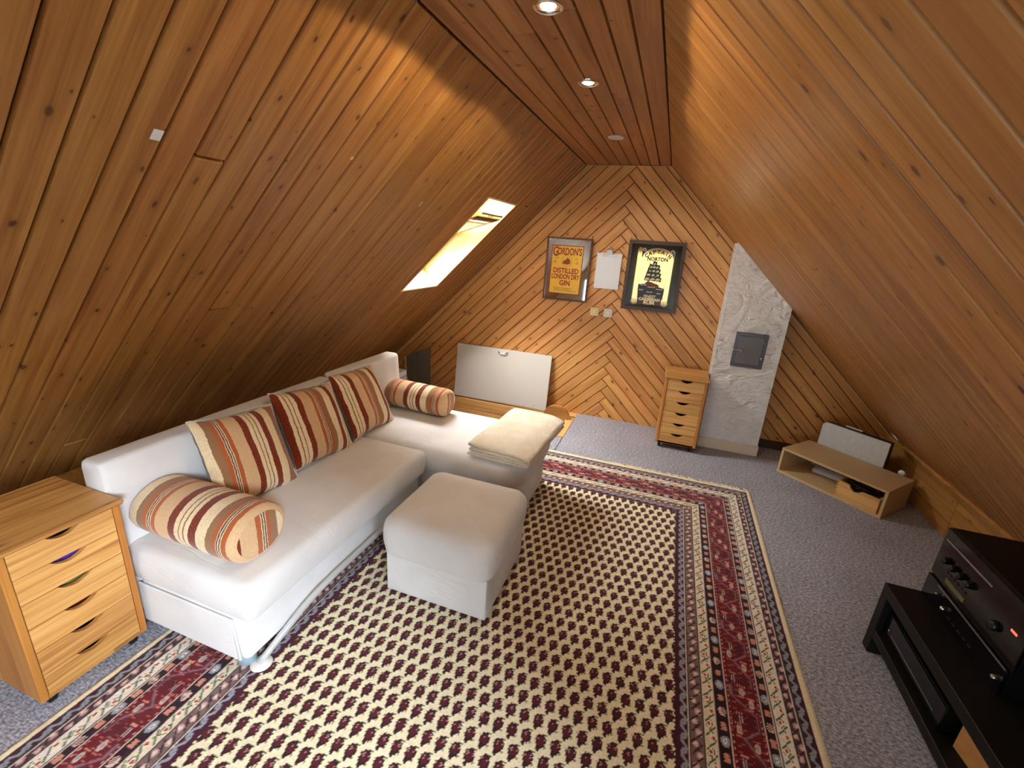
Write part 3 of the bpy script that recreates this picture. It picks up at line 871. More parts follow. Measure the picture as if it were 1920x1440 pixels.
def back(y0, y1, z1, dx, seed):
    """backrest block leaning slightly, cross-section in XZ, rounded"""
    prof = []
    x0, x1 = -1.812 + dx, -1.695 + dx
    for (cx, cz, a0, r) in ((x1 + 0.03 - 0.02, 0.12, -90, 0.02), (x1 - 0.03, z1 - 0.022, 0, 0.022), (x0 + 0.024, z1 - 0.022, 90, 0.022), (x0 + 0.02, 0.12, 180, 0.02)):
        for k in range(5):
            a = math.radians(a0 + 90 * k / 4); prof.append((cx + r * math.cos(a) + 0.004, cz + r * math.sin(a)))
    loops = []
    lv = [(y0, 0.012), (y0 + 0.005, 0.004), (y0 + 0.016, 0)] + [(y0 + 0.016 + (y1 - y0 - 0.032) * k / 12, 0) for k in range(1, 12)] + [(y1 - 0.016, 0), (y1 - 0.005, 0.006), (y1, 0.016)]
    cx = (x0 + x1) / 2; cz = (z1 + 0.1) / 2
    for y, ins in lv:
        lp_ = []
        for (x, z) in prof:
            q = noise.noise(Vector((x * 6 + seed, y * 4, z * 6))) * 0.004
            sx_ = 1 - ins / 0.06; sz = 1 - ins / 0.30
            lp_.append((cx + (x - cx) * sx_ + q, y, cz + (z - cz) * sz + q))
        loops.append(lp_)
    return MB().loft(loops)


sp('backrest', back(0.829, 1.978, 0.700, 0.0, 1))
sp('backrest', back(1.984, 2.60, 0.716, 0.012, 5))
mb = MB().lathe([(0.028, 0.0105), (0.030, 0.014), (0.030, 0.065)], (-1.215, 0.885, 0), 16)
sp('foot', mb, M['blueplastic'])
for (x, y) in ((-1.62, 0.9), (-1.62, 2.5)):
    sp('foot', MB().lathe([(0.028, 0), (0.030, 0.004), (0.030, 0.065)], (x, y, 0.0), 16), M['blueplastic'])
pth = [(-1.160, 0.880, 0.020), (-1.152, 0.93, 0.045), (-1.142, 1.00, 0.078), (-1.136, 1.07, 0.105), (-1.133, 1.15, 0.122), (-1.133, 1.25, 0.126), (-1.133, 1.5, 0.126), (-1.133, 1.97, 0.126)]
br = sp('lift_bar', MB().tube(pth, 0.0125, 12), plain('grey_painted_tube', (196, 200, 204), 0.35, 0.3))
obj('tube_foot', MB().lathe([(0.034, 0.0), (0.037, 0.003), (0.034, 0.007), (0.012, 0.012)], (-1.158, 0.890, 0.0105), 20), M['whiteplastic'], br)

# ------------------------------------------------------------------ footstool
fs = thing('footstool', 'square white fabric footstool standing on the patterned rug', 'footstool', (-0.73, 1.62, 0.0105))
FS = Matrix.Translation((0.73, -1.62, 0))
obj('base', soft_slab(-0.966, -0.500, 1.372, 1.845, 0.0, 0.195, 0.008, 0.006, dome=0), M['sofa'], fs, FS)
mb = soft_slab(-0.986, -0.486, 1.355, 1.852, 0.188, 0.362, 0.070, 0.052, rb=0.014, dome=0.016, bulge=0.010, wr=0.003, seed=21, cs=18, pleat=0.003)
obj('cushion', mb, M['sofa'], fs, FS)

# ------------------------------------------------------------------ striped cushions


def pillow_half(Wd, Hd, T, side, n=26, seed=0, grow=0.0):
    vs, fs = [], []
    for j in range(n + 1):
        for i in range(n + 1):
            u, v = -1 + 2 * i / n, -1 + 2 * j / n
            pin = 0.055 + grow
            x = u * Wd / 2 * (1 - pin * (1 - abs(v) ** 1.0) * 0 - pin * (1 - v * v) * abs(u) ** 3 * 0 - pin * (1 - abs(v) ** 2) * (abs(u) ** 4))
            y = v * Hd / 2 * (1 - pin * (1 - abs(u) ** 2) * (abs(v) ** 4))
            h = ((1 - abs(u) ** 2.6) * (1 - abs(v) ** 2.6)) ** 0.55
            q = noise.noise(Vector((u * 2.2 + seed, v * 2.2, side))) * 0.012 * (1 if h > 0.01 else 0.5)
            e = noise.noise(Vector((u * 7 + seed, v * 7, 3.3))) * 0.004
            vs.append((x + e, y + e, side * (T / 2 * h) + (q * h if h > 0 else 0)))
    for j in range(n):
        for i in range(n):
            a = j * (n + 1) + i; fs.append((a, a + 1, a + n + 2, a + n + 1))
    return vs, fs


def cushion(label, yc0, yc1, zb, ang, off, seed, sign=1):
    """leans on the backrest: local x = along the sofa (world y), local y = up, local z = out to the room"""
    Wd, Hd, T = (yc1 - yc0), 0.372, 0.12
    ln = math.radians(28)
    up = Vector((-math.sin(ln), 0, math.cos(ln))); al = Vector((0, 1, 0)); out = al.cross(up)
    base = Vector((-1.500, (yc0 + yc1) / 2, zb))
    fr_ = frame3(al, up, out) @ Matrix.Rotation(math.radians(ang), 4, 'Z')
    t = thing('striped_cushion', label, 'cushion', group='striped scatter cushions on the sofa')
    t.matrix_world = Matrix.Translation(base + up * Hd / 2) @ fr_
    v, f = pillow_half(Wd, Hd, T, 1, seed=seed); obj('front_cover', MB().add(v, f, True), mk_stripes('stripes_%s' % seed, off, sign=sign), t)
    v, f = pillow_half(Wd * 1.03, Hd * 1.045, T * 0.9, -1, seed=seed + 4); obj('back_cover', MB().add(v, f, True), M['pillowwhite'], t)
    return t


cushion('striped brown and cream scatter cushion nearest the near bolster', 1.100, 1.475, 0.394, -7, 0.078, 1)
cushion('middle one of the three striped scatter cushions on the sofa', 1.485, 1.868, 0.394, -7, 0.271, 2, -1)
cushion('striped scatter cushion at the chaise end, nearest the far bolster', 1.885, 2.250, 0.394, -3, 0.271, 3, -1)


def bolster(label, x0, x1, yc, zc, r, off, offc, rz=0.0, sq=0.94, wy=1.03):
    t = thing('bolster_cushion', label, 'bolster', ((x0 + x1) / 2, yc, zc), rz, group='striped bolsters at the sofa ends')
    L = (x1 - x0) / 2; loops = []; n = 36
    lv = []
    for k in range(7):
        a = math.radians(90 * k / 6); lv.append((-L + 0.045 * (1 - math.sin(a)) * 0.8, r - 0.045 * (1 - math.sin(a)) * 1.0 if False else r - 0.04 * (1 - math.sin(a))))
    lv = [(-L, r - 0.024), (-L + 0.004, r - 0.013), (-L + 0.013, r - 0.005), (-L + 0.030, r - 0.001)] + [(-L + 0.06 + (2 * L - 0.12) * k / 14, r) for k in range(15)] + [(L - 0.030, r - 0.001), (L - 0.013, r - 0.005), (L - 0.004, r - 0.013), (L, r - 0.024)]
    for x, q in lv:
        l = []
        for k in range(n):
            a = 2 * math.pi * k / n; rr = q * (1 + 0.025 * noise.noise(Vector((x * 9, math.cos(a) * 1.5, math.sin(a) * 1.5 + off * 40))))
            l.append((x, rr * math.cos(a) * wy, max(-r * sq, rr * math.sin(a) * sq)))
        loops.append(l)
    obj('bolster_cover', MB().loft(loops, False, False), mk_stripes('bolster_stripes', 0.322 - L + 0.022, period=0.322), t)
    for s in (-1, 1):
        lo = [[(s * (L + 0.006 * (1 - (q / (r - 0.024)) ** 2)), q * math.cos(2 * math.pi * k / n) * wy, q * math.sin(2 * math.pi * k / n) * sq) for k in range(n)] for q in ((r - 0.024), (r - 0.024) * 0.66, (r - 0.024) * 0.33, 0.003)]
        obj('end_cap', MB().loft(lo, False, True), mk_stripes('bolster_cap_stripes', offc, 1, 0.322, -1), t)
    return t


bolster('thick striped bolster at the near end of the sofa', -1.685, -1.195, 0.982, 0.484, 0.104, 0.12, -0.02, wy=1.16)
bolster('striped bolster at the far end by the white board', -1.67, -1.222, 2.462, 0.480, 0.096, 0.065, -0.02, math.radians(-4))

# ------------------------------------------------------------------ folded blanket
bl = thing('folded_blanket', 'cream fleece blanket folded on the end of the chaise', 'blanket', (-0.695, 2.31, 0.393), math.radians(-4))


def ribbon(path, th):
    """thick 2D ribbon -> closed polygon, rounded ends"""
    P = [Vector(p) for p in path]; Lf, Rt = [], []
    for i, p in enumerate(P):
        d = (P[min(i + 1, len(P) - 1)] - P[max(i - 1, 0)]).normalized(); n_ = Vector((-d.y, d.x)) * th / 2
        Lf.append(p + n_); Rt.append(p - n_)
    d0 = (P[0] - P[1]).normalized(); d1 = (P[-1] - P[-2]).normalized()
    return Lf + [P[-1] + d1 * th * 0.4] + Rt[::-1] + [P[0] + d0 * th * 0.4]


th = 0.0125; path = []
hw = 0.165; zz = 0.009
N = 10
for i in range(N + 1): path.append((-hw + 2 * hw * i / N, zz))
for k in range(1, 7): a = math.radians(-90 + 180 * k / 6); path.append((hw + 0.009 * math.cos(a), zz + 0.009 + 0.009 * math.sin(a)))
for i in range(1, N + 1): path.append((hw - (2 * hw - 0.02) * i / N, zz + 0.018))
for k in range(1, 7): a = math.radians(-90 - 180 * k / 6); path.append((-hw + 0.02 + 0.009 * math.cos(a), zz + 0.027 + 0.009 * math.sin(a)))
for i in range(1, N + 1): path.append((-hw + 0.02 + (2 * hw - 0.02) * i / N, zz + 0.036))
for k in range(1, 7): a = math.radians(-90 + 180 * k / 6); path.append((hw + 0.010 * math.cos(a), zz + 0.046 + 0.010 * math.sin(a)))
for i in range(1, N + 1): path.append((hw - 2 * hw * i / N, zz + 0.056))
rb_ = ribbon(path, th)
loops = []
for j in range(25):
    y = -0.315 + 0.63 * j / 24
    l = []
    for p in rb_:
        sag = -0.022 * max(0, (p[0] - 0.07) / 0.12) ** 2
        q = noise.noise(Vector((p[0] * 7, y * 7, 5))) * 0.009 * (p.y / 0.06)
        e = noise.noise(Vector((p[1] * 60, j * 0.15, 9))) * 0.004
        edge = 1 - 0.05 * (abs(y) / 0.315) ** 8
        l.append((p[0] + e + 0.03 * y / 0.3 * 0, y + noise.noise(Vector((p[0] * 5, p[1] * 50, 2))) * 0.006 * abs(y) / 0.3, max(0.0, p[1] * edge + q + sag * (p.y / 0.06))))
    loops.append(l)
obj('blanket_layers', MB().loft(loops, True, True), M['fleece'], bl)

# ------------------------------------------------------------------ Persian style rug
RX0, RX1, RY0, RY1 = -1.600, 0.710, -0.55, 3.055
step = 0.004


def make_rug():
    nx = int(round((RX1 - RX0) / step)) + 1
    yv = RY0
    ny = int(round((RY1 - RY0) / step)) + 1
    X, Y = np.meshgrid(np.linspace(0, RX1 - RX0, nx), np.linspace(0, RY1 - RY0, ny))
    Wd, Hd = RX1 - RX0, RY1 - RY0
    col = np.zeros((ny, nx, 3)); h = np.full((ny, nx), 0.0085)
    c = lambda *a: np.array(srgb(*a)[:3])
    cream, maroon, navy, red, grey, pink, white, green = c(238, 228, 196), c(70, 16, 34), c(34, 20, 44), c(106, 12, 26), c(150, 156, 172), c(212, 158, 146), c(232, 224, 214), c(72, 100, 70)
    rs = np.random.RandomState(4)
    jx = X + 0.0015 * np.sin(Y * 400) * 0; dl, dr_, db, dt = X, Wd - X, Y, Hd - Y
    d = np.minimum(np.minimum(dl, dr_), np.minimum(db, dt))
    vert = np.minimum(dl, dr_) <= np.minimum(db, dt)
    s = np.where(vert, Y, X)
    flip = np.where(vert, np.where(dl < dr_, 1, 0), np.where(db < dt, 1, 0))
    tooth = 0.0022 * np.sign(np.sin(s * 2 * np.pi / 0.016))

    def cell(per, off=0.0): return (np.mod(s + off, per) - per / 2)
    def ell(a, b, ra, rb): return (a / ra) ** 2 + (b / rb) ** 2 < 1
    def put(m, colr): col[m] = colr

    # field -----------------------------------------------------------------
    put(d >= 0, cream)
    px, py = 0.048, 0.120
    for o in (0, 1):
        u = np.mod(X + o * px / 2, px) - px / 2; v = np.mod(Y + o * py / 2, py) - py / 2
        iu = np.floor((X + o * px / 2) / px).astype(int); iv = np.floor((Y + o * py / 2) / py).astype(int)
        key = np.sin(iu * 12.9898 + iv * 78.233 + o * 3.1) * 43758.5; rnd_ = key - np.floor(key)
        edge = 0.0022 * np.sin(np.arctan2(v, u) * 9 + rnd_ * 6)
        r1 = np.sqrt((u / 0.0164) ** 2 + ((v - 0.002) / 0.0222) ** 2) + edge * 0.6 / 0.015
        body = r1 < 1
        tip = ell(u + 0.004, v + 0.021, 0.0065, 0.008)
        put(body | tip, c(48, 24, 26)); put(r1 < 0.66, c(88, 20, 34))
        inner = (r1 < 0.8) & (np.sin(u * 900 + rnd_ * 5) * np.sin(v * 760) > 0.62); put(inner, c(70, 74, 60))
        lt = (r1 < 0.85) & (np.sin(u * 620 + 1 + rnd_ * 9) * np.sin(v * 700 + 2) > 0.86); put(lt, c(190, 160, 150))
        curl = ell(u - 0.010, v - 0.0245, 0.0085, 0.0032) | ell(u - 0.002, v - 0.022, 0.003, 0.005); put(curl & ~body, c(66, 72, 48))
        dots = ell(u + 0.017, v - 0.012, 0.0030, 0.0030) | ell(u - 0.016, v + 0.013, 0.0034, 0.0028); put(dots & ~body, c(138, 140, 96))
        h[body] = 0.0095

    def hooks(m, d0, w_, bg, fg, per=0.048):
        put(m, bg); q = (d - d0 - w_ / 2); a = cell(per)
        m1 = np.abs(q - 0.0065 * np.sin(s * 2 * np.pi / per)) < 0.0058
        m2 = ell(a, q, 0.010, 0.009); put(m & (m1 | m2), fg)
        put(m & ell(a, q, 0.003, 0.003), c(90, 96, 110))

    def floral(m, d0, w_, bg, f1, f2, leaf, per=0.085):
        put(m, bg); q = d - d0 - w_ / 2
        vine = np.abs(q - 0.010 * np.sin(s * 2 * np.pi / per)) < 0.0024; put(m & vine, leaf)
        a = cell(per, per / 4); qq = q - 0.009
        put(m & ell(a, q - 0.006, 0.015, 0.0125), c(60, 44, 50)); put(m & ell(a, q - 0.006, 0.013, 0.0105), f1); put(m & ell(a, q - 0.006, 0.0065, 0.0055), f2)
        a = cell(per, 3 * per / 4); put(m & ell(a, q + 0.006, 0.013, 0.0115), f1); put(m & ell(a, q + 0.006, 0.0065, 0.0055), f2)
        for k_ in (0.0, 0.5):
            a = cell(per, per * k_); put(m & (np.abs(a + q * 1.2) < 0.004) & (np.abs(q) < 0.016), leaf)

    def darkband(m, d0, w_, bg):
        put(m, bg); q = d - d0 - w_ / 2; per = 0.21
        a = cell(per); put(m & ell(a, q, 0.0195, 0.014), grey); put(m & ell(a, q, 0.010, 0.006), white); put(m & ell(a, q, 0.004, 0.003), c(90, 110, 110))
        a = cell(per, per / 2); put(m & ell(a, q, 0.017, 0.013) & (np.sin(a * 700) * np.sin(q * 700) > -0.25), c(222, 190, 178))
        for k_ in (0.25, 0.75):
            a = cell(per, per * k_); put(m & (np.abs(a) < 0.013) & (np.abs(q) < 0.0085 + 0.002 * np.sin(s * 900)), c(206, 140, 120))

    B = [0.027, 0.062, 0.097, 0.143, 0.180, 0.292, 0.330, 0.375, 0.420, 0.458, 0.470]
    m = d < B[0]; put(m, cream)
    m = (d >= B[0]) & (d < B[1]); hooks(m, B[0], 0.040, c(66, 14, 40), c(140, 150, 160))
    m = (d >= B[1]) & (d < B[2]); floral(m, B[1], 0.037, c(86, 66, 70), c(196, 148, 150), c(220, 200, 190), c(60, 22, 36), 0.075)
    m = (d >= B[2]) & (d < B[3]); floral(m, B[2], 0.046, white, c(240, 230, 200), c(178, 60, 74), green, 0.095)
    m = (d >= B[3]) & (d < B[4]); darkband(m, B[3], 0.037, c(40, 10, 26))
    m = (d >= B[4]) & (d < B[5]); put(m, red)
    q = d - B[4] - 0.056; per = 0.31; ph = np.mod(s, per) / per
    tri = np.where(ph < .16, -0.037, np.where(ph < .36, -0.037 + (ph - .16) / .2 * 0.074, np.where(ph < .5, 0.037, np.where(ph < .52, 0.037 - (ph - .5) / .02 * 0.074, -0.037))))
    tri = np.where(ph > .52, np.where(ph < .66, -0.037, np.where(ph < .86, -0.037 + (ph - .66) / .2 * 0.05, 0.013 - (ph - .86) / .14 * 0.05)), tri)
    put(m & (np.abs(q - tri) < 0.0075), c(92, 74, 96)); put(m & (np.abs(q - tri) < 0.0035), c(150, 100, 104))
    for k_, qo in ((0.08, 0.018), (0.30, -0.026), (0.44, 0.0), (0.60, 0.022), (0.80, -0.022), (0.95, 0.026)):
        a = np.mod(s - per * k_ + per / 2, per) - per / 2
        put(m & ell(a, q - qo, 0.016, 0.0095), c(206, 176, 168)); put(m & ell(a, q - qo, 0.008, 0.005), c(150, 160, 164))
        put(m & (np.abs(a - 0.022) < 0.003) & (np.abs(q - qo) < 0.013), c(220, 140, 124))
        put(m & (np.abs(a + 0.022) < 0.0025) & (np.abs(q - qo - 0.004) < 0.009), c(196, 110, 96))
    hx_ = (np.mod(s + 0.03 * np.floor(q / 0.012), 0.022) < 0.004) & (np.mod(q, 0.012) > 0.003) & (np.sin(s * 41 + np.floor(q / 0.012) * 2.1) > 0.25)
    put(m & hx_, c(176, 96, 92))
    hy_ = (np.mod(s, 0.155) < 0.05) & (np.mod(q + 0.002, 0.008) < 0.0035) & (np.abs(q) < 0.044)
    put(m & hy_, c(74, 12, 30))
    sp_ = rs.rand(ny, nx)
    put(m & (np.abs(np.mod(s, 0.021) - 0.010) < 0.0028) & (np.abs(np.abs(q) - 0.048) < 0.0035), c(214, 160, 150))
    m = (d >= B[5]) & (d < B[6]); darkband(m, B[5], 0.038, c(40, 10, 26))
    m = (d >= B[6]) & (d < B[7]); floral(m, B[6], 0.045, c(226, 214, 190), c(240, 230, 200), c(178, 60, 74), green, 0.095)
    m = (d >= B[7]) & (d < B[8]); floral(m, B[7], 0.045, c(120, 102, 98), c(206, 160, 158), c(226, 210, 200), c(66, 26, 40), 0.075)
    m = (d >= B[8]) & (d < B[9]); hooks(m, B[8], 0.038, c(70, 16, 40), c(150, 156, 170))
    m = (d >= B[9]) & (d < B[10]); put(m & (d + tooth < B[10] - 0.003), c(66, 14, 36))
    for bb in B[1:9]:
        put(np.abs(d - bb) < 0.0022, c(222, 196, 184) if bb in (B[4], B[5]) else c(60, 40, 48))
    for bb in (B[1], B[3], B[6], B[8]): put(np.abs(d - bb - 0.004) < 0.002, c(220, 206, 190))
    # wool: uneven dye
    col *= (1 + 0.22 * (rs.rand(ny, nx, 1) - 0.5))
    row = 1 + 0.05 * (rs.rand(ny, 1, 1) - 0.5); col *= row
    h += 0.0012 * (rs.rand(ny, nx) - 0.5)
    h += 0.0018 * np.sin(Y * 5.1 + 1) * np.sin(X * 3.3); h = np.maximum(h, 0.004)
    h[d < 0.004] = 0.004
    P = np.stack([X + RX0, Y + RY0, h], -1).reshape(-1, 3)
    P[:, 0] += 0.004 * np.sin(P[:, 1] * 2.3 + 0.4)
    idx = np.arange(ny * nx).reshape(ny, nx)
    F = np.stack([idx[:-1, :-1], idx[:-1, 1:], idx[1:, 1:], idx[1:, :-1]], -1).reshape(-1, 4)
    me = bpy.data.meshes.new('rug_pile')
    me.vertices.add(len(P)); me.vertices.foreach_set('co', P.ravel())
    me.loops.add(F.size); me.loops.foreach_set('vertex_index', F.ravel().astype(np.int32))
    me.polygons.add(len(F)); me.polygons.foreach_set('loop_start', (np.arange(len(F)) * 4).astype(np.int32))
    me.update(calc_edges=True)
    at = me.color_attributes.new('yarn', 'FLOAT_COLOR', 'POINT')
    cc = np.ones((ny * nx, 4), dtype=np.float32); cc[:, :3] = np.clip(col.reshape(-1, 3), 0, 1); at.data.foreach_set('color', cc.ravel())
    m_ = NT('rug_wool'); a = m_.n('ShaderNodeVertexColor'); a.layer_name = 'yarn'
    v = mapped(m_, (1, 1, 1), False); n = m_.n('ShaderNodeTexNoise', i_Scale=420.0, i_Detail=2.0); m_.l(v, n.inputs['Vector'])
    m_.set(a.outputs[0], 0.9, spec=0.12); m_.b.inputs['Sheen Weight'].default_value = 0.2
    m_.bump(n.outputs[0], 0.5, 0.004)
    me.materials.append(m_.m)
    return me


rg = thing('patterned_rug', 'cream oriental rug with rows of dark red motifs and red borders', 'rug')
obj('rug_pile', make_rug(), None, rg)
obj('rug_backing', MB().box(RX0 + 0.004, RX1 - 0.004, RY0 + 0.003, RY1 - 0.003, 0.0005, 0.0042), plain('rug_backing', (200, 186, 150), 0.9), rg)
rf = random.Random(5)
mb = MB()
x = RX0 + 0.005
while x < RX1 - 0.003:
    ln = rf.uniform(0.030, 0.046) if x > -0.2 else rf.uniform(0.018, 0.024)
    a = rf.uniform(-0.6, 0.6) * (1 if x > -0.2 else 0.15)
    y0 = RY1 - 0.004; wv = 0.0028
    pts = []
    for k in range(4):
        u = k / 3.0; pts.append((x + math.sin(a) * ln * u + 0.003 * math.sin(u * 5 + x * 90) * (x > -0.2), y0 + ln * u * math.cos(a), 0.0045 * (1 - u) + 0.0022))
    vs = []
    for (px_, py_, pz) in pts: vs += [(px_ - wv, py_, pz), (px_, py_, pz + 0.0022), (px_ + wv, py_, pz)]
    fs_ = []
    for k in range(3): b0 = k * 3; fs_ += [(b0, b0 + 3, b0 + 4, b0 + 1), (b0 + 1, b0 + 4, b0 + 5, b0 + 2), (b0, b0 + 2, b0 + 5, b0 + 3)]
    mb.add(vs, fs_); x += 0.0052
obj('fringe', mb, plain('cream_fringe', (232, 220, 184), 0.9), rg, kind='stuff', label='cream fringe at the far end')

# ------------------------------------------------------------------ pictures on the gable
font_cache = {}


def text_mesh(name, s, size, mat, ext=0.0004, align='CENTER', sx=1.0, bold=0.0):
    cu = bpy.data.curves.new(name, 'FONT'); cu.body = s; cu.size = size; cu.align_x = align; cu.align_y = 'CENTER'; cu.extrude = ext
    cu.offset = bold; cu.resolution_u = 3
    o = bpy.data.objects.new(name, cu); C.objects.link(o)
    dg = bpy.context.evaluated_depsgraph_get(); me = bpy.data.meshes.new_from_object(o.evaluated_get(dg)); bpy.data.objects.remove(o)
    for v in me.vertices: v.co.x *= sx
    me.materials.clear(); me.materials.append(mat); return me


def glue(parent, me, x, z, y, rot=0.0, name='lettering'):
    o = bpy.data.objects.new(name, me); C.objects.link(o); o.parent = parent
    o.matrix_local = Matrix.Translation((x, y, z)) @ Matrix.Rotation(-rot, 4, 'Y') @ frame3((1, 0, 0), (0, 0, 1), (0, -1, 0)); return o


def frame_mb(x0, x1, z0, z1, wd, y0, y1):
    """four mitred bars"""
    mb = MB(); i = wd
    for a, b, c, d in (((x0, z0), (x1, z0), (x1 - i, z0 + i), (x0 + i, z0 + i)), ((x1, z0), (x1, z1), (x1 - i, z1 - i), (x1 - i, z0 + i)),
                       ((x1, z1), (x0, z1), (x0 + i, z1 - i), (x1 - i, z1 - i)), ((x0, z1), (x0, z0), (x0 + i, z0 + i), (x0 + i, z1 - i))):
        mb.prism([a, b, c, d], y0, y1, 'XZ')
    return mb


def flat(pts, y, th=0.0005): return MB().prism(pts, y - th, y, 'XZ')


def circ(cx, cz, rx, rz, n=28, a0=0, a1=360): return [(cx + rx * math.cos(math.radians(a0 + (a1 - a0) * k / n)), cz + rz * math.sin(math.radians(a0 + (a1 - a0) * k / n))) for k in range(n + (a1 - a0 != 360))]


# gin mirror
g = thing('framed_mirror_sign', 'narrow red-brown framed bar mirror with a yellow printed gin label', 'mirror', (-0.865, YB, 1.292), 0, 'framed bar mirrors on the gable')
W2, H2 = 0.195, 0.262; yf = -0.030
g.rotation_euler = (math.radians(-1.0), 0, 0)
obj('frame', frame_mb(-W2, W2, -H2, H2, 0.014, yf, -0.004), M['redframe'], g)
obj('mirror_glass', MB().box(-W2 + 0.010, W2 - 0.010, yf + 0.008, yf + 0.014, -H2 + 0.010, H2 - 0.010), M['mirror'], g)
lx0, lx1, lz0, lz1 = -0.148, 0.128, -0.208, 0.200; yl = yf + 0.0075
lab_red = plain('label_red', (138, 28, 22), 0.4); lab_y = plain('label_yellow', (232, 184, 58), 0.35, nscale=30, namt=0.05)
obj('label_border', MB().box(lx0, lx1, yl - 0.0006, yl, lz0, lz1), lab_red, g)
lb = obj('label_panel', MB().box(lx0 + 0.007, lx1 - 0.007, yl - 0.0012, yl - 0.0006, lz0 + 0.007, lz1 - 0.007), lab_y, g)
cx = (lx0 + lx1) / 2
red2 = plain('print_red', (150, 36, 20), 0.5); yt = yl - 0.0017
glue(lb, text_mesh('lettering', 'G', 0.112, red2, bold=0.0022, sx=0.62), lx0 + 0.036, 0.143, yt)
glue(lb, text_mesh('lettering', "ORDON'S", 0.080, red2, bold=0.0022, sx=0.60), cx + 0.018, 0.146, yt)
glue(lb, text_mesh('lettering', 'DISTILLED', 0.058, red2, bold=0.0018, sx=0.86), cx, -0.012, yt)
glue(lb, text_mesh('lettering', 'LONDON DRY', 0.058, red2, bold=0.0018, sx=0.63), cx, -0.062, yt)
glue(lb, text_mesh('lettering', 'GIN', 0.060, red2, bold=0.0018, sx=0.9), cx, -0.115, yt)
ink = plain('print_brown', (120, 96, 40), 0.6)
ringm = MB()
for k in range(36):
    a, b = math.radians(k * 10), math.radians(k * 10 + 10)
    ringm.prism([(cx + 0.046 * math.cos(a), 0.072 + 0.050 * math.sin(a)), (cx + 0.046 * math.cos(b), 0.072 + 0.050 * math.sin(b)), (cx + 0.0435 * math.cos(b), 0.072 + 0.0475 * math.sin(b)), (cx + 0.0435 * math.cos(a), 0.072 + 0.0475 * math.sin(a))], yt - 0.0003, yt, 'XZ')
obj('emblem_ring', ringm, ink, lb)
boar = [(-0.034, -0.020), (-0.030, 0.004), (-0.016, 0.010), (-0.004, 0.018), (0.006, 0.034), (0.012, 0.022), (0.022, 0.026), (0.026, 0.012), (0.034, 0.004), (0.030, -0.018), (0.012, -0.026), (-0.014, -0.024)]
mbb = MB()
c0 = (0.0, -0.004)
for i in range(len(boar)):
    p, q = boar[i], boar[(i + 1) % len(boar)]; mbb.prism([(cx + c0[0], 0.068 + c0[1]), (cx + p[0], 0.068 + p[1]), (cx + q[0], 0.068 + q[1])], yt - 0.0004, yt, 'XZ')
obj('emblem_boar_head', mbb, plain('print_boar', (142, 52, 18), 0.5), lb)
sm = MB()
for (a, b, z) in ((-0.112, -0.082, 0.090), (-0.122, -0.098, 0.065), (-0.130, -0.098, 0.052), (0.062, 0.082, 0.090), (0.076, 0.086, 0.065), (0.066, 0.092, 0.052)): sm.box(a, b, yt - 0.0003, yt, z, z + 0.0045)
for i, (a, b) in enumerate(((-0.105, 0.05), (-0.10, 0.036), (-0.108, 0.085), )):
    xx = a
    while xx < b: w_ = rf.uniform(0.006, 0.018); sm.box(xx, xx + w_, yt - 0.0003, yt, -0.160 - i * 0.011, -0.1555 - i * 0.011); xx += w_ + 0.004
obj('fine_print', sm, ink, lb, kind='stuff')
for s in (-1, 1): obj('wall_hook', MB().tube([(s * (W2 - 0.008), yf + 0.012, H2 - 0.004), (s * (W2 - 0.008), yf + 0.012, H2 + 0.018), (s * (W2 - 0.008), yf + 0.020, H2 + 0.024), (s * (W2 - 0.008), -0.001, H2 + 0.024)], 0.0022, 6), M['redframe'], g)

# rum mirror
W3, H3 = 0.220, 0.277
k2 = thing('framed_mirror_sign', 'wide dark brown framed bar mirror with a printed sailing ship', 'mirror', (-0.152, YB, 1.293), 0, 'framed bar mirrors on the gable')
yf = -0.034; fw = 0.026
k2.rotation_euler = (math.radians(-1.2), 0, 0)
obj('frame', frame_mb(-W3, W3, -H3, H3, fw, yf, -0.004), M['brownframe'], k2)
obj('frame_lip', frame_mb(-W3 + fw - 0.004, W3 - fw + 0.004, -H3 + fw - 0.004, H3 - fw + 0.004, 0.006, yf - 0.003, yf + 0.006), M['brownframe'], k2)
yl = yf + 0.012
mt = obj('printed_mirror', MB().box(-W3 + fw, W3 - fw, yl, yl + 0.005, -H3 + fw, H3 - fw), plain('black_enamel', (10, 9, 10), 0.12), k2)
y1_ = yl - 0.0006
mg = plain('tinted_mirror', (226, 208, 168), 0.05, 1.0); wh = plain('etched_silver', (176, 182, 178), 0.35, 0.3); bk = plain('print_black', (18, 16, 16), 0.35)
nav = plain('print_navy', (14, 14, 34), 0.35); cr = plain('print_sailcream', (214, 214, 176), 0.5); hull = plain('print_hullred', (110, 44, 22), 0.5)
# mirror field with arched top
arch = [(-0.142, -0.225), (0.142, -0.225), (0.142, 0.150)] + circ(0.018, 0.150, 0.118, 0.072, 18, 0, 180)[1:-1] + [(-0.100, 0.150), (-0.100, 0.222), (-0.128, 0.226), (-0.142, 0.200)]
mbm = MB()
mbm.prism([(-0.142, -0.225), (0.142, -0.225), (0.142, 0.150), (-0.142, 0.150)], y1_ - 0.0004, y1_, 'XZ')
ar = circ(0.018, 0.150, 0.118, 0.072, 18, 0, 180)
mbm.prism(ar, y1_ - 0.0004, y1_, 'XZ'); mbm.prism([(-0.142, 0.150), (-0.108, 0.150), (-0.108, 0.215), (-0.120, 0.226), (-0.134, 0.222), (-0.142, 0.205)], y1_ - 0.0004, y1_, 'XZ')
obj('mirror_field', mbm, mg, mt)
ya = y1_ - 0.0009
ol = MB()


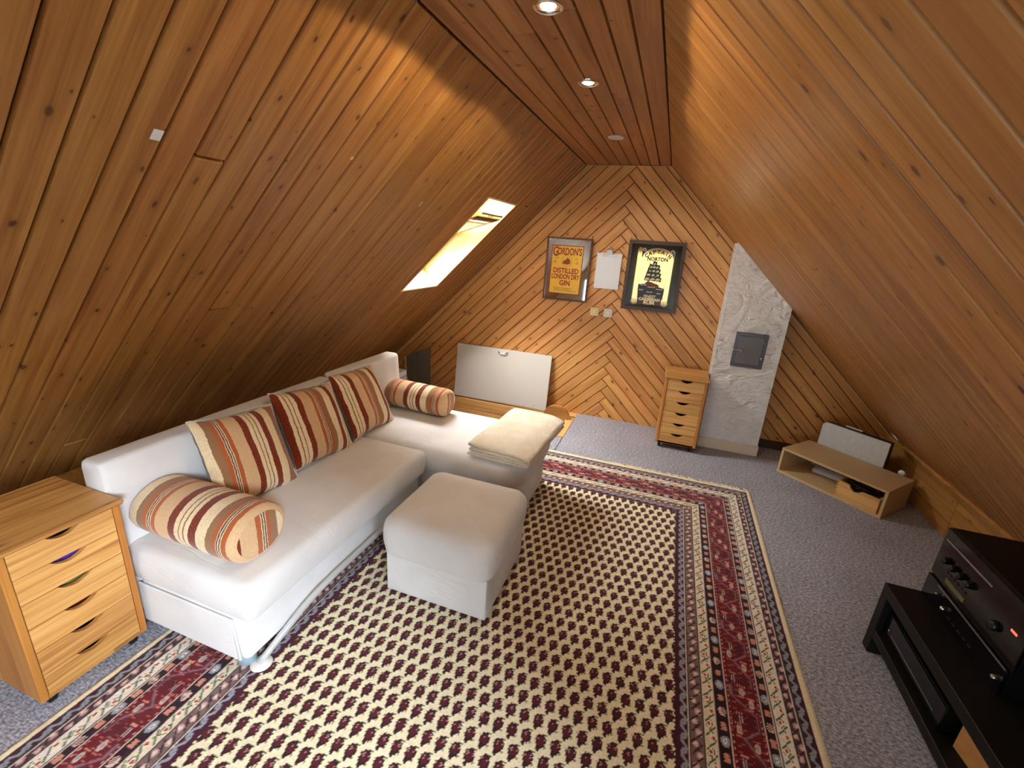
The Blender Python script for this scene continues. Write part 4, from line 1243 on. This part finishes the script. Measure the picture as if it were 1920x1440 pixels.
def line(pts, wd, mb=None, y=None):
    mb = mb or MB(); y = ya if y is None else y
    for p, q in zip(pts[:-1], pts[1:]):
        d_ = Vector((q[0] - p[0], q[1] - p[1])); L_ = d_.length or 1e-6; n_ = Vector((-d_.y, d_.x)) / L_ * wd / 2; e_ = d_ / L_ * wd * 0.3
        mb.prism([(p[0] + n_.x - e_.x, p[1] + n_.y - e_.y), (p[0] - n_.x - e_.x, p[1] - n_.y - e_.y), (q[0] - n_.x + e_.x, q[1] - n_.y + e_.y), (q[0] + n_.x + e_.x, q[1] + n_.y + e_.y)], y - 0.0003, y, 'XZ')
    return mb


line(ar, 0.003, ol)
for x in (-0.142, -0.104, 0.104, 0.142): line([(x, -0.20), (x, -0.02)], 0.004, ol)
for x in (-0.142, 0.142): line([(x, -0.02), (x, 0.205)], 0.003, ol)


def spiral(cx, cz, r, mb, sgn=1):
    pts = [(cx + sgn * r * (1 - t / 26.0 * 0.8) * math.cos(t * 0.5), cz + r * (1 - t / 26.0 * 0.8) * math.sin(t * 0.5)) for t in range(24)]
    line(pts, 0.0045, mb)


for cx_, cz_, r_, sg in ((-0.122, -0.212, 0.026, -1), (0.122, -0.212, 0.026, 1), (-0.092, 0.205, 0.015, -1), (0.122, 0.196, 0.019, 1)): spiral(cx_, cz_, r_, ol, sg)
obj('etched_scrollwork', ol, wh, mt)
# sea and waves
mbs = MB().prism([(-0.098, -0.178), (0.100, -0.178), (0.104, -0.088), (0.05, -0.075), (0.0, -0.062), (-0.05, -0.058), (-0.104, -0.066)], ya - 0.0003, ya, 'XZ')
obj('printed_sea', mbs, nav, mt)
obj('painted_reflection', MB().box(-0.096, 0.096, ya - 0.0003, ya, -0.2245, -0.1782), plain('reflection_brown', (70, 50, 46), 0.4), mt)  # brown reflection in the mirror, painted as a panel behind the lettering
wv_ = MB()
for (x0_, z0_, L_) in ((-0.09, -0.070, 0.05), (-0.03, -0.084, 0.06), (0.04, -0.096, 0.05), (-0.095, -0.110, 0.035), (-0.03, -0.124, 0.045), (0.05, -0.130, 0.03)):
    line([(x0_ + L_ * t / 6, z0_ + 0.004 * math.sin(t * 2.3)) for t in range(7)], 0.005, wv_, ya - 0.0004)
obj('printed_waves', wv_, plain('print_foam', (206, 200, 180), 0.5), mt, kind='stuff')
# ship: hull, masts, dark sail shapes with pale sail highlights
obj('printed_hull', MB().prism([(-0.052, -0.052), (-0.030, -0.036), (0.046, -0.058), (0.062, -0.066), (0.046, -0.086), (-0.03, -0.074)], ya - 0.0006, ya - 0.0003, 'XZ'), hull, mt)
sd, sl = MB(), MB()
rows_ = [(-0.030, 0.052), (0.004, 0.048), (0.036, 0.040), (0.066, 0.032), (0.092, 0.022)]
for i, (z_, hw_) in enumerate(rows_):
    for j, cxs in enumerate((-0.040 + i * 0.006, 0.002, 0.044 - i * 0.006)):
        if i == 4 and j != 1: continue
        w_ = 0.026 - 0.002 * i; t_ = rf.uniform(-0.006, 0.006)
        sd.prism([(cxs - w_, z_ + t_), (cxs + w_ * 0.9, z_ - 0.008 - t_), (cxs + w_ * 1.05, z_ + 0.024), (cxs - w_ * 0.7, z_ + 0.038 + t_)], ya - 0.0007 - j * 0.00003, ya - 0.0004, 'XZ')
        q_ = rf.uniform(0.35, 0.75) if i else 0.85
        sl.prism([(cxs - w_ * q_, z_ + 0.004 + t_), (cxs + w_ * 0.1, z_ + 0.001), (cxs + w_ * q_ * 0.9, z_ + 0.008), (cxs + w_ * 0.3, z_ + 0.010 + 0.012 * q_), (cxs - w_ * 0.5 * q_, z_ + 0.010 + 0.010 * q_)], ya - 0.0011, ya - 0.0008, 'XZ')
for cxs in (-0.034, 0.002, 0.036): sd.prism([(cxs - 0.002, -0.05), (cxs + 0.002, -0.05), (cxs + 0.002, 0.125 - abs(cxs) * 0.5), (cxs - 0.002, 0.125 - abs(cxs) * 0.5)], ya - 0.0006, ya - 0.0003, 'XZ')
line([(0.05, -0.05), (0.088, -0.020)], 0.003, sd); line([(0.088, -0.02), (0.036, 0.09)], 0.0015, sd)
obj('printed_rigging', sd, bk, mt); obj('printed_sails', sl, cr, mt)
# lettering
capt = 'CAPTAIN'
for i, chh in enumerate(capt):
    a = math.radians(52 - i * 17.3)
    glue(mt, text_mesh('lettering', chh, 0.040, bk, bold=0.0018, sx=0.9), 0.018 - 0.112 * math.sin(a), 0.110 + 0.084 * math.cos(a), ya - 0.0008, rot=a * 0.6)
glue(mt, text_mesh('lettering', 'NORTON', 0.040, bk, bold=0.0018, sx=0.92), 0.018, 0.137, ya - 0.0012)
tw = plain('print_gold', (236, 228, 180), 0.5)
glue(mt, text_mesh('lettering', 'FINEST', 0.030, tw, bold=0.0006, sx=1.05), 0.0, -0.160, ya - 0.0008)
glue(mt, text_mesh('lettering', 'CARIBBEAN', 0.032, tw, bold=0.0014, sx=1.0), 0.0, -0.184, ya - 0.0008)
glue(mt, text_mesh('lettering', 'RUM', 0.038, tw, bold=0.0018, sx=1.1), 0.0, -0.211, ya - 0.0008)
for s in (-1, 1): obj('wall_hook', MB().tube([(s * (W3 - 0.012), yf + 0.012, H3 - 0.004), (s * (W3 - 0.012), yf + 0.012, H3 + 0.014), (s * (W3 - 0.012) - 0.01, yf + 0.02, H3 + 0.016), (s * (W3 - 0.012), -0.001, H3 + 0.010)], 0.0022, 6), M['chrome'], k2)

# clipboard
cb = thing('clipboard', 'clipboard holding a blank pale sheet between the two mirrors', 'clipboard', (-0.520, YB, 1.307))
obj('board', MB().box(-0.104, 0.104, -0.010, -0.006, -0.146, 0.146, 0.001), M['whiteplastic'], cb)
obj('paper_sheet', MB().box(-0.098, 0.098, -0.0112, -0.0101, -0.143, 0.125), M['paper'], cb)
cl = obj('clip', MB().box(-0.055, 0.055, -0.016, -0.010, 0.118, 0.136, 0.001).prism([(-0.028, 0.130), (0.028, 0.130), (0.020, 0.172), (-0.020, 0.172)], -0.022, -0.012, 'XZ'), M['chrome'], cb)
obj('clip_lever', MB().tube([(-0.020, -0.018, 0.172), (-0.012, -0.024, 0.190), (0.012, -0.024, 0.190), (0.020, -0.018, 0.172)], 0.003, 8), M['chrome'], cl)

# switches
for nm, lab, xc, mt1 in (('light_switch', 'cream light switch, left of the pair below the clipboard', -0.5905, M['creamplastic']), ('light_switch', 'white light switch, right of the pair below the clipboard', -0.4740, M['whiteplastic'])):
    t = thing(nm, lab, 'switch', (xc, YB, 0.960), 0, 'light switches on the gable')
    obj('face_plate', MB().box(-0.037, 0.037, -0.011, -0.0005, -0.036, 0.036, 0.003), mt1, t)
    obj('rocker', MB().box(-0.022, 0.022, -0.016, -0.010, -0.022, 0.022, 0.002), mt1, t)

# ------------------------------------------------------------------ white board leaning on the gable
wp = thing('white_board', 'white laminate cupboard door leaning sideways against the gable', 'board', (-1.395, 3.862, 0.001))
wp.rotation_euler = (math.radians(-6.5), 0, math.radians(0.5))
obj('panel', MB().box(-0.474, 0.474, -0.009, 0.009, 0, 0.520, 0.0015), M['white'], wp)
obj('handle', MB().tube([(-0.045, -0.010, 0.493), (-0.045, -0.024, 0.490), (-0.022, -0.030, 0.480), (0.0, -0.031, 0.477), (0.022, -0.030, 0.480), (0.045, -0.024, 0.490), (0.045, -0.010, 0.493)], 0.0052, 10), M['chrome'], wp)
obj('screw_hole', MB().lathe([(0.004, 0), (0.004, 0.0008)], (0.353, -0.0096, 0.03), 10, 'Y'), M['black'], wp)

# loft ladder stringer in the hatch
ls = thing('loft_ladder', 'pine loft ladder end with a rounded top poking out of the hatch', 'ladder', (-0.79, 3.745, 0))
pts = [(-0.105, -0.02)] + circ(0.0, 0.015, 0.118, 0.105, 14, 180, 0) + [(0.118, -0.02), (0.055, -0.08), (0.03, -0.10), (-0.01, -0.85), (-0.10, -0.85)]
obj('stringer', MB().prism(pts, -0.012, 0.012, 'XZ'), M['knee'], ls)
for z in (-0.28, -0.52): obj('tread', MB().box(-0.09, 0.0, -0.13, -0.012, z, z + 0.02, 0.002), M['knee'], ls)

# ------------------------------------------------------------------ things behind the sofa, far left
gp = thing('grey_panel', 'dark grey folding board standing in the far left corner', 'board', (-2.30, 3.90, 0))
obj('leaf', MB().prism([(-0.135, 0), (-0.008, 0), (-0.008, 0.375), (-0.135, 0.305)], -0.012, 0.012, 'XZ'), M['darkgrey'], gp)
obj('leaf', MB().prism([(-0.004, 0), (0.125, 0), (0.125, 0.425), (-0.004, 0.375)], -0.008, 0.016, 'XZ'), M['darkgrey'], gp)
obj('knob', MB().lathe([(0.006, 0), (0.012, -0.02), (0.004, -0.026)], (0.06, -0.010, 0.10), 12, 'Y'), M['chrome'], gp)
obj('edge_batten', MB().box(-0.160, -0.136, -0.015, 0.015, 0, 0.300, 0.002), M['raw'], gp)
sh = thing('low_shelf', 'low pine shelf end standing behind the far end of the sofa', 'shelf', (-2.20, 3.32, 0))
obj('side_panel', MB().box(-0.20, 0.02, 0.12, 0.14, 0, 0.30, 0.002), M['cabside'], sh)
obj('shelf_board', MB().box(-0.20, 0.05, -0.10, 0.14, 0.215, 0.235, 0.002), M['cabside'], sh)
obj('side_panel', MB().box(-0.20, 0.05, -0.10, -0.08, 0, 0.215, 0.002), M['cabside'], sh)
zz = 0.2355
for i, (lab, mt1, th_) in enumerate((('black-spined magazine at the bottom of the stack behind the sofa', M['black'], 0.022), ('white magazine in the middle of the stack behind the sofa', M['paper'], 0.016), ('dark magazine second from the top of the stack behind the sofa', M['darkgrey'], 0.010), ('white thick catalogue on top of the stack behind the sofa', M['paper'], 0.045))):
    b = thing('magazine', lab, 'magazine', (-2.20, 3.30, zz), rf.uniform(-0.04, 0.04), 'magazines stacked behind the sofa')
    obj('cover', MB().box(-0.10, 0.075, -0.08, 0.10, 0, 0.0015).box(-0.10, 0.075, -0.08, 0.10, th_ - 0.0015, th_), mt1, b)
    obj('pages', MB().box(-0.097, 0.072, -0.078, 0.097, 0.0015, th_ - 0.0015), M['paper'], b)
    zz += th_ + 0.0004

# ------------------------------------------------------------------ MDF box and its neighbours
mdA = math.atan2(-0.444, 0.502)
mx = thing('mdf_box', 'open-fronted low brown fibreboard box on the carpet by the right slope', 'box', (0.956, 3.507, 0.0), mdA)
ML, MD_, MH, mtk = 0.662, 0.352, 0.192, 0.016
obj('top_panel', MB().box(0, ML, 0, MD_, MH - mtk, MH, 0.001), M['mdf'], mx)
obj('bottom_panel', MB().box(0, ML, 0, MD_, 0, mtk, 0.001), M['mdf'], mx)
obj('side_panel', MB().box(0, mtk, 0, MD_, mtk, MH - mtk, 0.0), M['mdf'], mx)
obj('side_panel', MB().box(ML - mtk, ML, 0, MD_, mtk, MH - mtk, 0.0), M['mdf'], mx)
mw = Matrix.Translation((0.956, 3.507, 0)) @ Matrix.Rotation(mdA, 4, 'Z')


def at_mdf(o, x, y, z, rz=0.0): o.matrix_world = mw @ Matrix.Translation((x, y, z)) @ Matrix.Rotation(rz, 4, 'Z')


bx = thing('pine_drawer_box', 'small finger-jointed pine tray inside the fibreboard box', 'box'); at_mdf(bx, 0.385, 0.012, mtk + 0.0005)
obj('front_panel', MB().prism([(0, 0), (0.245, 0), (0.245, 0.095), (0.20, 0.098), (0.145, 0.096), (0.125, 0.078), (0.100, 0.072), (0.078, 0.090), (0.070, 0.108), (0, 0.112)], 0, 0.012, 'XZ'), M['raw'], bx)
obj('side_panel', MB().box(0, 0.012, 0.012, 0.26, 0, 0.112), M['raw'], bx)
obj('side_panel', MB().box(0.233, 0.245, 0.012, 0.26, 0, 0.095), M['raw'], bx)
obj('back_panel', MB().box(0.012, 0.233, 0.248, 0.26, 0, 0.10), M['raw'], bx)
for k in range(5): obj('finger_joint', MB().box(-0.001, 0.010, -0.0012, 0.0, 0.008 + k * 0.021, 0.018 + k * 0.021), M['cabside'], bx)
cbk = thing('cable_bundle', 'black cables coiled in the pine tray', 'cable'); at_mdf(cbk, 0.50, 0.13, mtk + 0.002)
mb = MB()
for k in range(7):
    r_ = 0.030 + 0.008 * k; z_ = 0.03 + 0.011 * k
    mb.tube([(r_ * 1.2 * math.cos(a * 0.35) + 0.01 * math.sin(k * 3), r_ * 0.9 * math.sin(a * 0.35), z_ + 0.008 * math.sin(a * 0.7 + k)) for a in range(19)], 0.0045, 6)
obj('cable_coil', mb, M['black'], cbk)
wt = thing('paper_bundle', 'crumpled white papers lying behind in the fibreboard box', 'paper'); at_mdf(wt, 0.22, 0.27, mtk + 0.0005, 0.2)
obj('sheets', soft_slab(-0.10, 0.11, -0.05, 0.05, 0, 0.035, 0.02, 0.012, dome=0.012, wr=0.012, seed=8), M['paper'], wt)
# silver case behind the box
sc_ = thing('silver_case', 'silver grey flat case with black edges standing behind the fibreboard box', 'case'); at_mdf(sc_, 0.055, MD_ + 0.006, 0.0)
CW, CH = 0.425, 0.368
lp0 = []
for sgn in (0,):
    rr_ = 0.03; out_ = [(0, 0), (CW, 0), (CW, CH)] + [(rr_ + rr_ * math.cos(math.radians(a)), CH - rr_ + rr_ * math.sin(math.radians(a))) for a in (90, 112, 135, 157, 180)]
obj('front_shell', MB().prism(out_, 0, 0.014, 'XZ'), M['silver'], sc_)
obj('body', MB().prism([(x * 0.994 + 0.001, z * 0.994) for x, z in out_], 0.014, 0.062, 'XZ'), M['black'], sc_)
hd = obj('handle', MB().box(0.135, 0.245, 0.018, 0.034, CH + 0.010, CH + 0.017, 0.003), M['whiteplastic'], sc_)
obj('handle_mount', MB().box(0.128, 0.255, 0.016, 0.040, CH - 0.003, CH + 0.010, 0.001), M['black'], hd)
sc_.matrix_world = sc_.matrix_world @ Matrix.Rotation(math.radians(0), 4, 'X')
hs = thing('corrugated_hose', 'short coil of white corrugated hose beside the silver case', 'hose', (1.640, 3.46, 0.0))
mb = MB(); pts = []; rr2 = []
for k in range(46):
    a = k / 45.0 * math.pi * 0.95; pts.append((0.030 * math.sin(a * 1.0) + 0.0, -0.05 + 0.10 * k / 45.0, 0.14 + 0.075 * math.cos(a) - 0.02)); rr2.append(0.018 + 0.003 * (k % 2))
mb.tube(pts, 0.02, 12, rr=rr2); obj('hose', mb, M['whiteplastic'], hs)
tp_ = tag(obj('paper_scrap', soft_slab(-0.015, 0.015, -0.10, 0.10, 0, 0.012, 0.008, 0.004, dome=0.004, wr=0.006, seed=2), M['paper']), 'torn pale strip caught where the right slope meets the knee wall', 'paper')
tp_.location = (1.690, 3.80, 0.335); tp_.rotation_euler = (0.1, math.radians(44), 0)

# ------------------------------------------------------------------ black bench and hi-fi
tb = thing('media_bench', 'black wooden media bench at the right edge of the picture', 'bench', (0.985, 1.895, 0.0), math.radians(-90))
# local x runs towards the camera (world -y), local y = world +x depth
BL, BD, BH = 1.15, 0.48, 0.31
obj('top_panel', MB().box(0, BL, 0, BD, BH - 0.045, BH, 0.002), M['blackmat'], tb)
for x in (0, BL - 0.045): obj('side_panel', MB().box(x, x + 0.045, 0, BD, 0, BH - 0.045, 0.002), M['blackmat'], tb)
obj('lower_shelf', MB().box(0.045, BL - 0.045, 0.0, BD - 0.02, 0.075, 0.115, 0.002), M['blackmat'], tb)
obj('back_panel', MB().box(0.045, BL - 0.045, BD - 0.018, BD - 0.010, 0.115, BH - 0.045), M['blackmat'], tb)


def bench_thing(name, label, cat, x, y, z, rz=0):
    t = thing(name, label, cat); t.matrix_world = tb.matrix_basis @ Matrix.Translation((x, y, z)) @ Matrix.Rotation(rz, 4, 'Z'); return t


bpy.context.view_layer.update()
am = bench_thing('amplifier', 'large black hi-fi amplifier with four knobs on the black bench', 'amplifier', 0.0, 0.120, BH + 0.0975)
obj('case', MB().box(0.0, 0.46, 0.010, 0.26, 0, 0.195, 0.003), M['device'], am)
fp = obj('front_panel', MB().box(0.0, 0.46, 0.0, 0.010, 0.0, 0.192, 0.002), M['gloss'], am)
obj('top_ridge', MB().box(0.02, 0.28, -0.004, 0.001, 0.150, 0.156, 0.001), M['greymetal'], fp)
for x, z in ((0.062, 0.088), (0.108, 0.088), (0.152, 0.090), (0.198, 0.092)):
    kb = obj('knob', MB().lathe([(0.0135, 0), (0.0125, -0.016), (0.010, -0.018)], (x, 0, z), 18, 'Y'), M['black'], fp)
for k in range(6): obj('button', MB().box(0.075 + k * 0.022, 0.087 + k * 0.022, -0.003, 0, 0.052, 0.058, 0.001), M['black'], fp)
obj('display_strip', MB().box(0.088, 0.200, -0.0012, 0, 0.018, 0.036), plain('olive_display', (92, 92, 62), 0.2), fp)
obj('standby_indicator', MB().box(0.40, 0.425, -0.002, 0, 0.094, 0.102, 0.0008), M['redled'], fp)
obj('volume_knob', MB().lathe([(0.017, 0), (0.016, -0.012), (0.012, -0.014)], (0.345, 0, 0.06), 24, 'Y'), M['black'], fp)
dk = bench_thing('cassette_deck', 'low black hi-fi unit under the amplifier with a thin silver line', 'hi-fi unit', 0.008, 0.112, BH + 0.0005)
obj('case', MB().box(0.0, 0.45, 0.010, 0.33, 0, 0.095, 0.003), M['device'], dk)
fp = obj('front_panel', MB().box(0.0, 0.45, 0.0, 0.010, 0.0, 0.095, 0.002), M['gloss'], dk)
obj('silver_line', MB().box(0.075, 0.445, -0.003, 0.001, 0.089, 0.0925), M['greymetal'], fp)
for x, z, r_ in ((0.145, 0.045, 0.009), (0.430, 0.045, 0.009), (0.095, 0.068, 0.004)): obj('knob', MB().lathe([(r_, 0), (r_ * 0.9, -0.012), (r_ * 0.5, -0.015)], (x, 0, z), 14, 'Y'), M['chrome'], fp)
for k in range(5): obj('button', MB().box(0.17 + k * 0.03, 0.19 + k * 0.03, -0.003, 0, 0.03, 0.036, 0.001), M['black'], fp)
vd = bench_thing('disc_player', 'black disc player inside the black bench', 'disc player', 0.06, 0.022, 0.1155)
obj('case', MB().box(0.0, 0.40, 0.006, 0.30, 0.004, 0.098, 0.002), M['device'], vd)
fp = obj('front_panel', MB().box(0.0, 0.40, 0.0, 0.006, 0.004, 0.098, 0.001), M['gloss'], vd)
obj('disc_slot', MB().box(0.05, 0.36, -0.001, 0, 0.036, 0.039), M['greymetal'], fp)
obj('button', MB().lathe([(0.006, 0), (0.005, -0.004)], (0.03, 0, 0.045), 12, 'Y'), M['chrome'], fp)
for x in (0.03, 0.37): obj('foot', MB().lathe([(0.01, 0), (0.01, 0.004)], (x, 0.05, 0), 10), M['black'], vd)
cd = bench_thing('cardboard_box', 'brown cardboard box inside the black bench', 'box', 0.495, 0.05, 0.1155, 0.15)
obj('carton', MB().box(0, 0.30, 0, 0.26, 0, 0.095, 0.001), M['card'], cd)
obj('flap', MB().box(0.0, 0.30, 0.26 - 0.003, 0.26, 0.095, 0.115), M['card'], cd)
ca = bench_thing('white_cable', 'white cable lying on the cardboard box', 'cable', 0.50, 0.10, 0.2115)
obj('cable_coil', MB().tube([(0.02 + 0.10 * k / 14, 0.05 + 0.05 * math.sin(k * 0.55), 0.004 + 0.008 * abs(math.sin(k * 0.7))) for k in range(15)], 0.0035, 8), M['whiteplastic'], ca)

# ------------------------------------------------------------------ ceiling lights
for i, (x, y) in enumerate(LAMPS):
    t = thing('downlight', ('lit recessed downlight at the top edge of the picture' if i == 0 else 'lit recessed downlight in the middle of the board ceiling'), 'downlight', (x, y, ZC), 0, 'recessed downlights')
    n = 24; ring = [[(r_ * math.cos(a * 2 * math.pi / n), r_ * math.sin(a * 2 * math.pi / n), z_) for a in range(n)] for r_, z_ in ((0.046, 0.0), (0.045, -0.005), (0.036, -0.007), (0.030, -0.001), (0.030, 0.012))]
    obj('trim_ring', MB().loft(ring, False, False), M['chrome'], t)
    obj('bulb', MB().lathe([(0.001, -0.006), (0.018, -0.004), (0.025, 0.002), (0.025, 0.010)], (0, 0, 0), 20, 'Z', cap1=False), M['bulb'], t)
t = thing('ceiling_cover', 'pale round blanking cover on the ceiling near the gable', 'cover', (-0.441, 2.985, ZC))
obj('cover_disc', MB().lathe([(0.049, 0), (0.049, -0.006), (0.045, -0.009), (0.002, -0.010)], (0, 0, 0), 32), plain('grey_white_cover', (206, 196, 186), 0.5), t)

# stickers on the left slope
for lab, s_, y_, sz, mt1 in (('square white sticker on the dark upper part of the left slope', 1.223, 0.857, (0.030, 0.024), M['paper']),
                             ('small faint square sticker on the middle of the left slope', 1.163, 1.503, (0.013, 0.013), plain('faded_sticker', (214, 178, 130), 0.7)),
                             ('tiny white slip stuck on the left slope left of the skylight', 1.262, 2.159, (0.030, 0.005), M['paper'])):
    o = tag(obj('sticker', MB().box(-sz[0] / 2, sz[0] / 2, -sz[1] / 2, sz[1] / 2, 0.0002, 0.0012), mt1), lab, 'sticker')
    o.matrix_world = Matrix.Translation(lp(-s_, y_)) @ fl
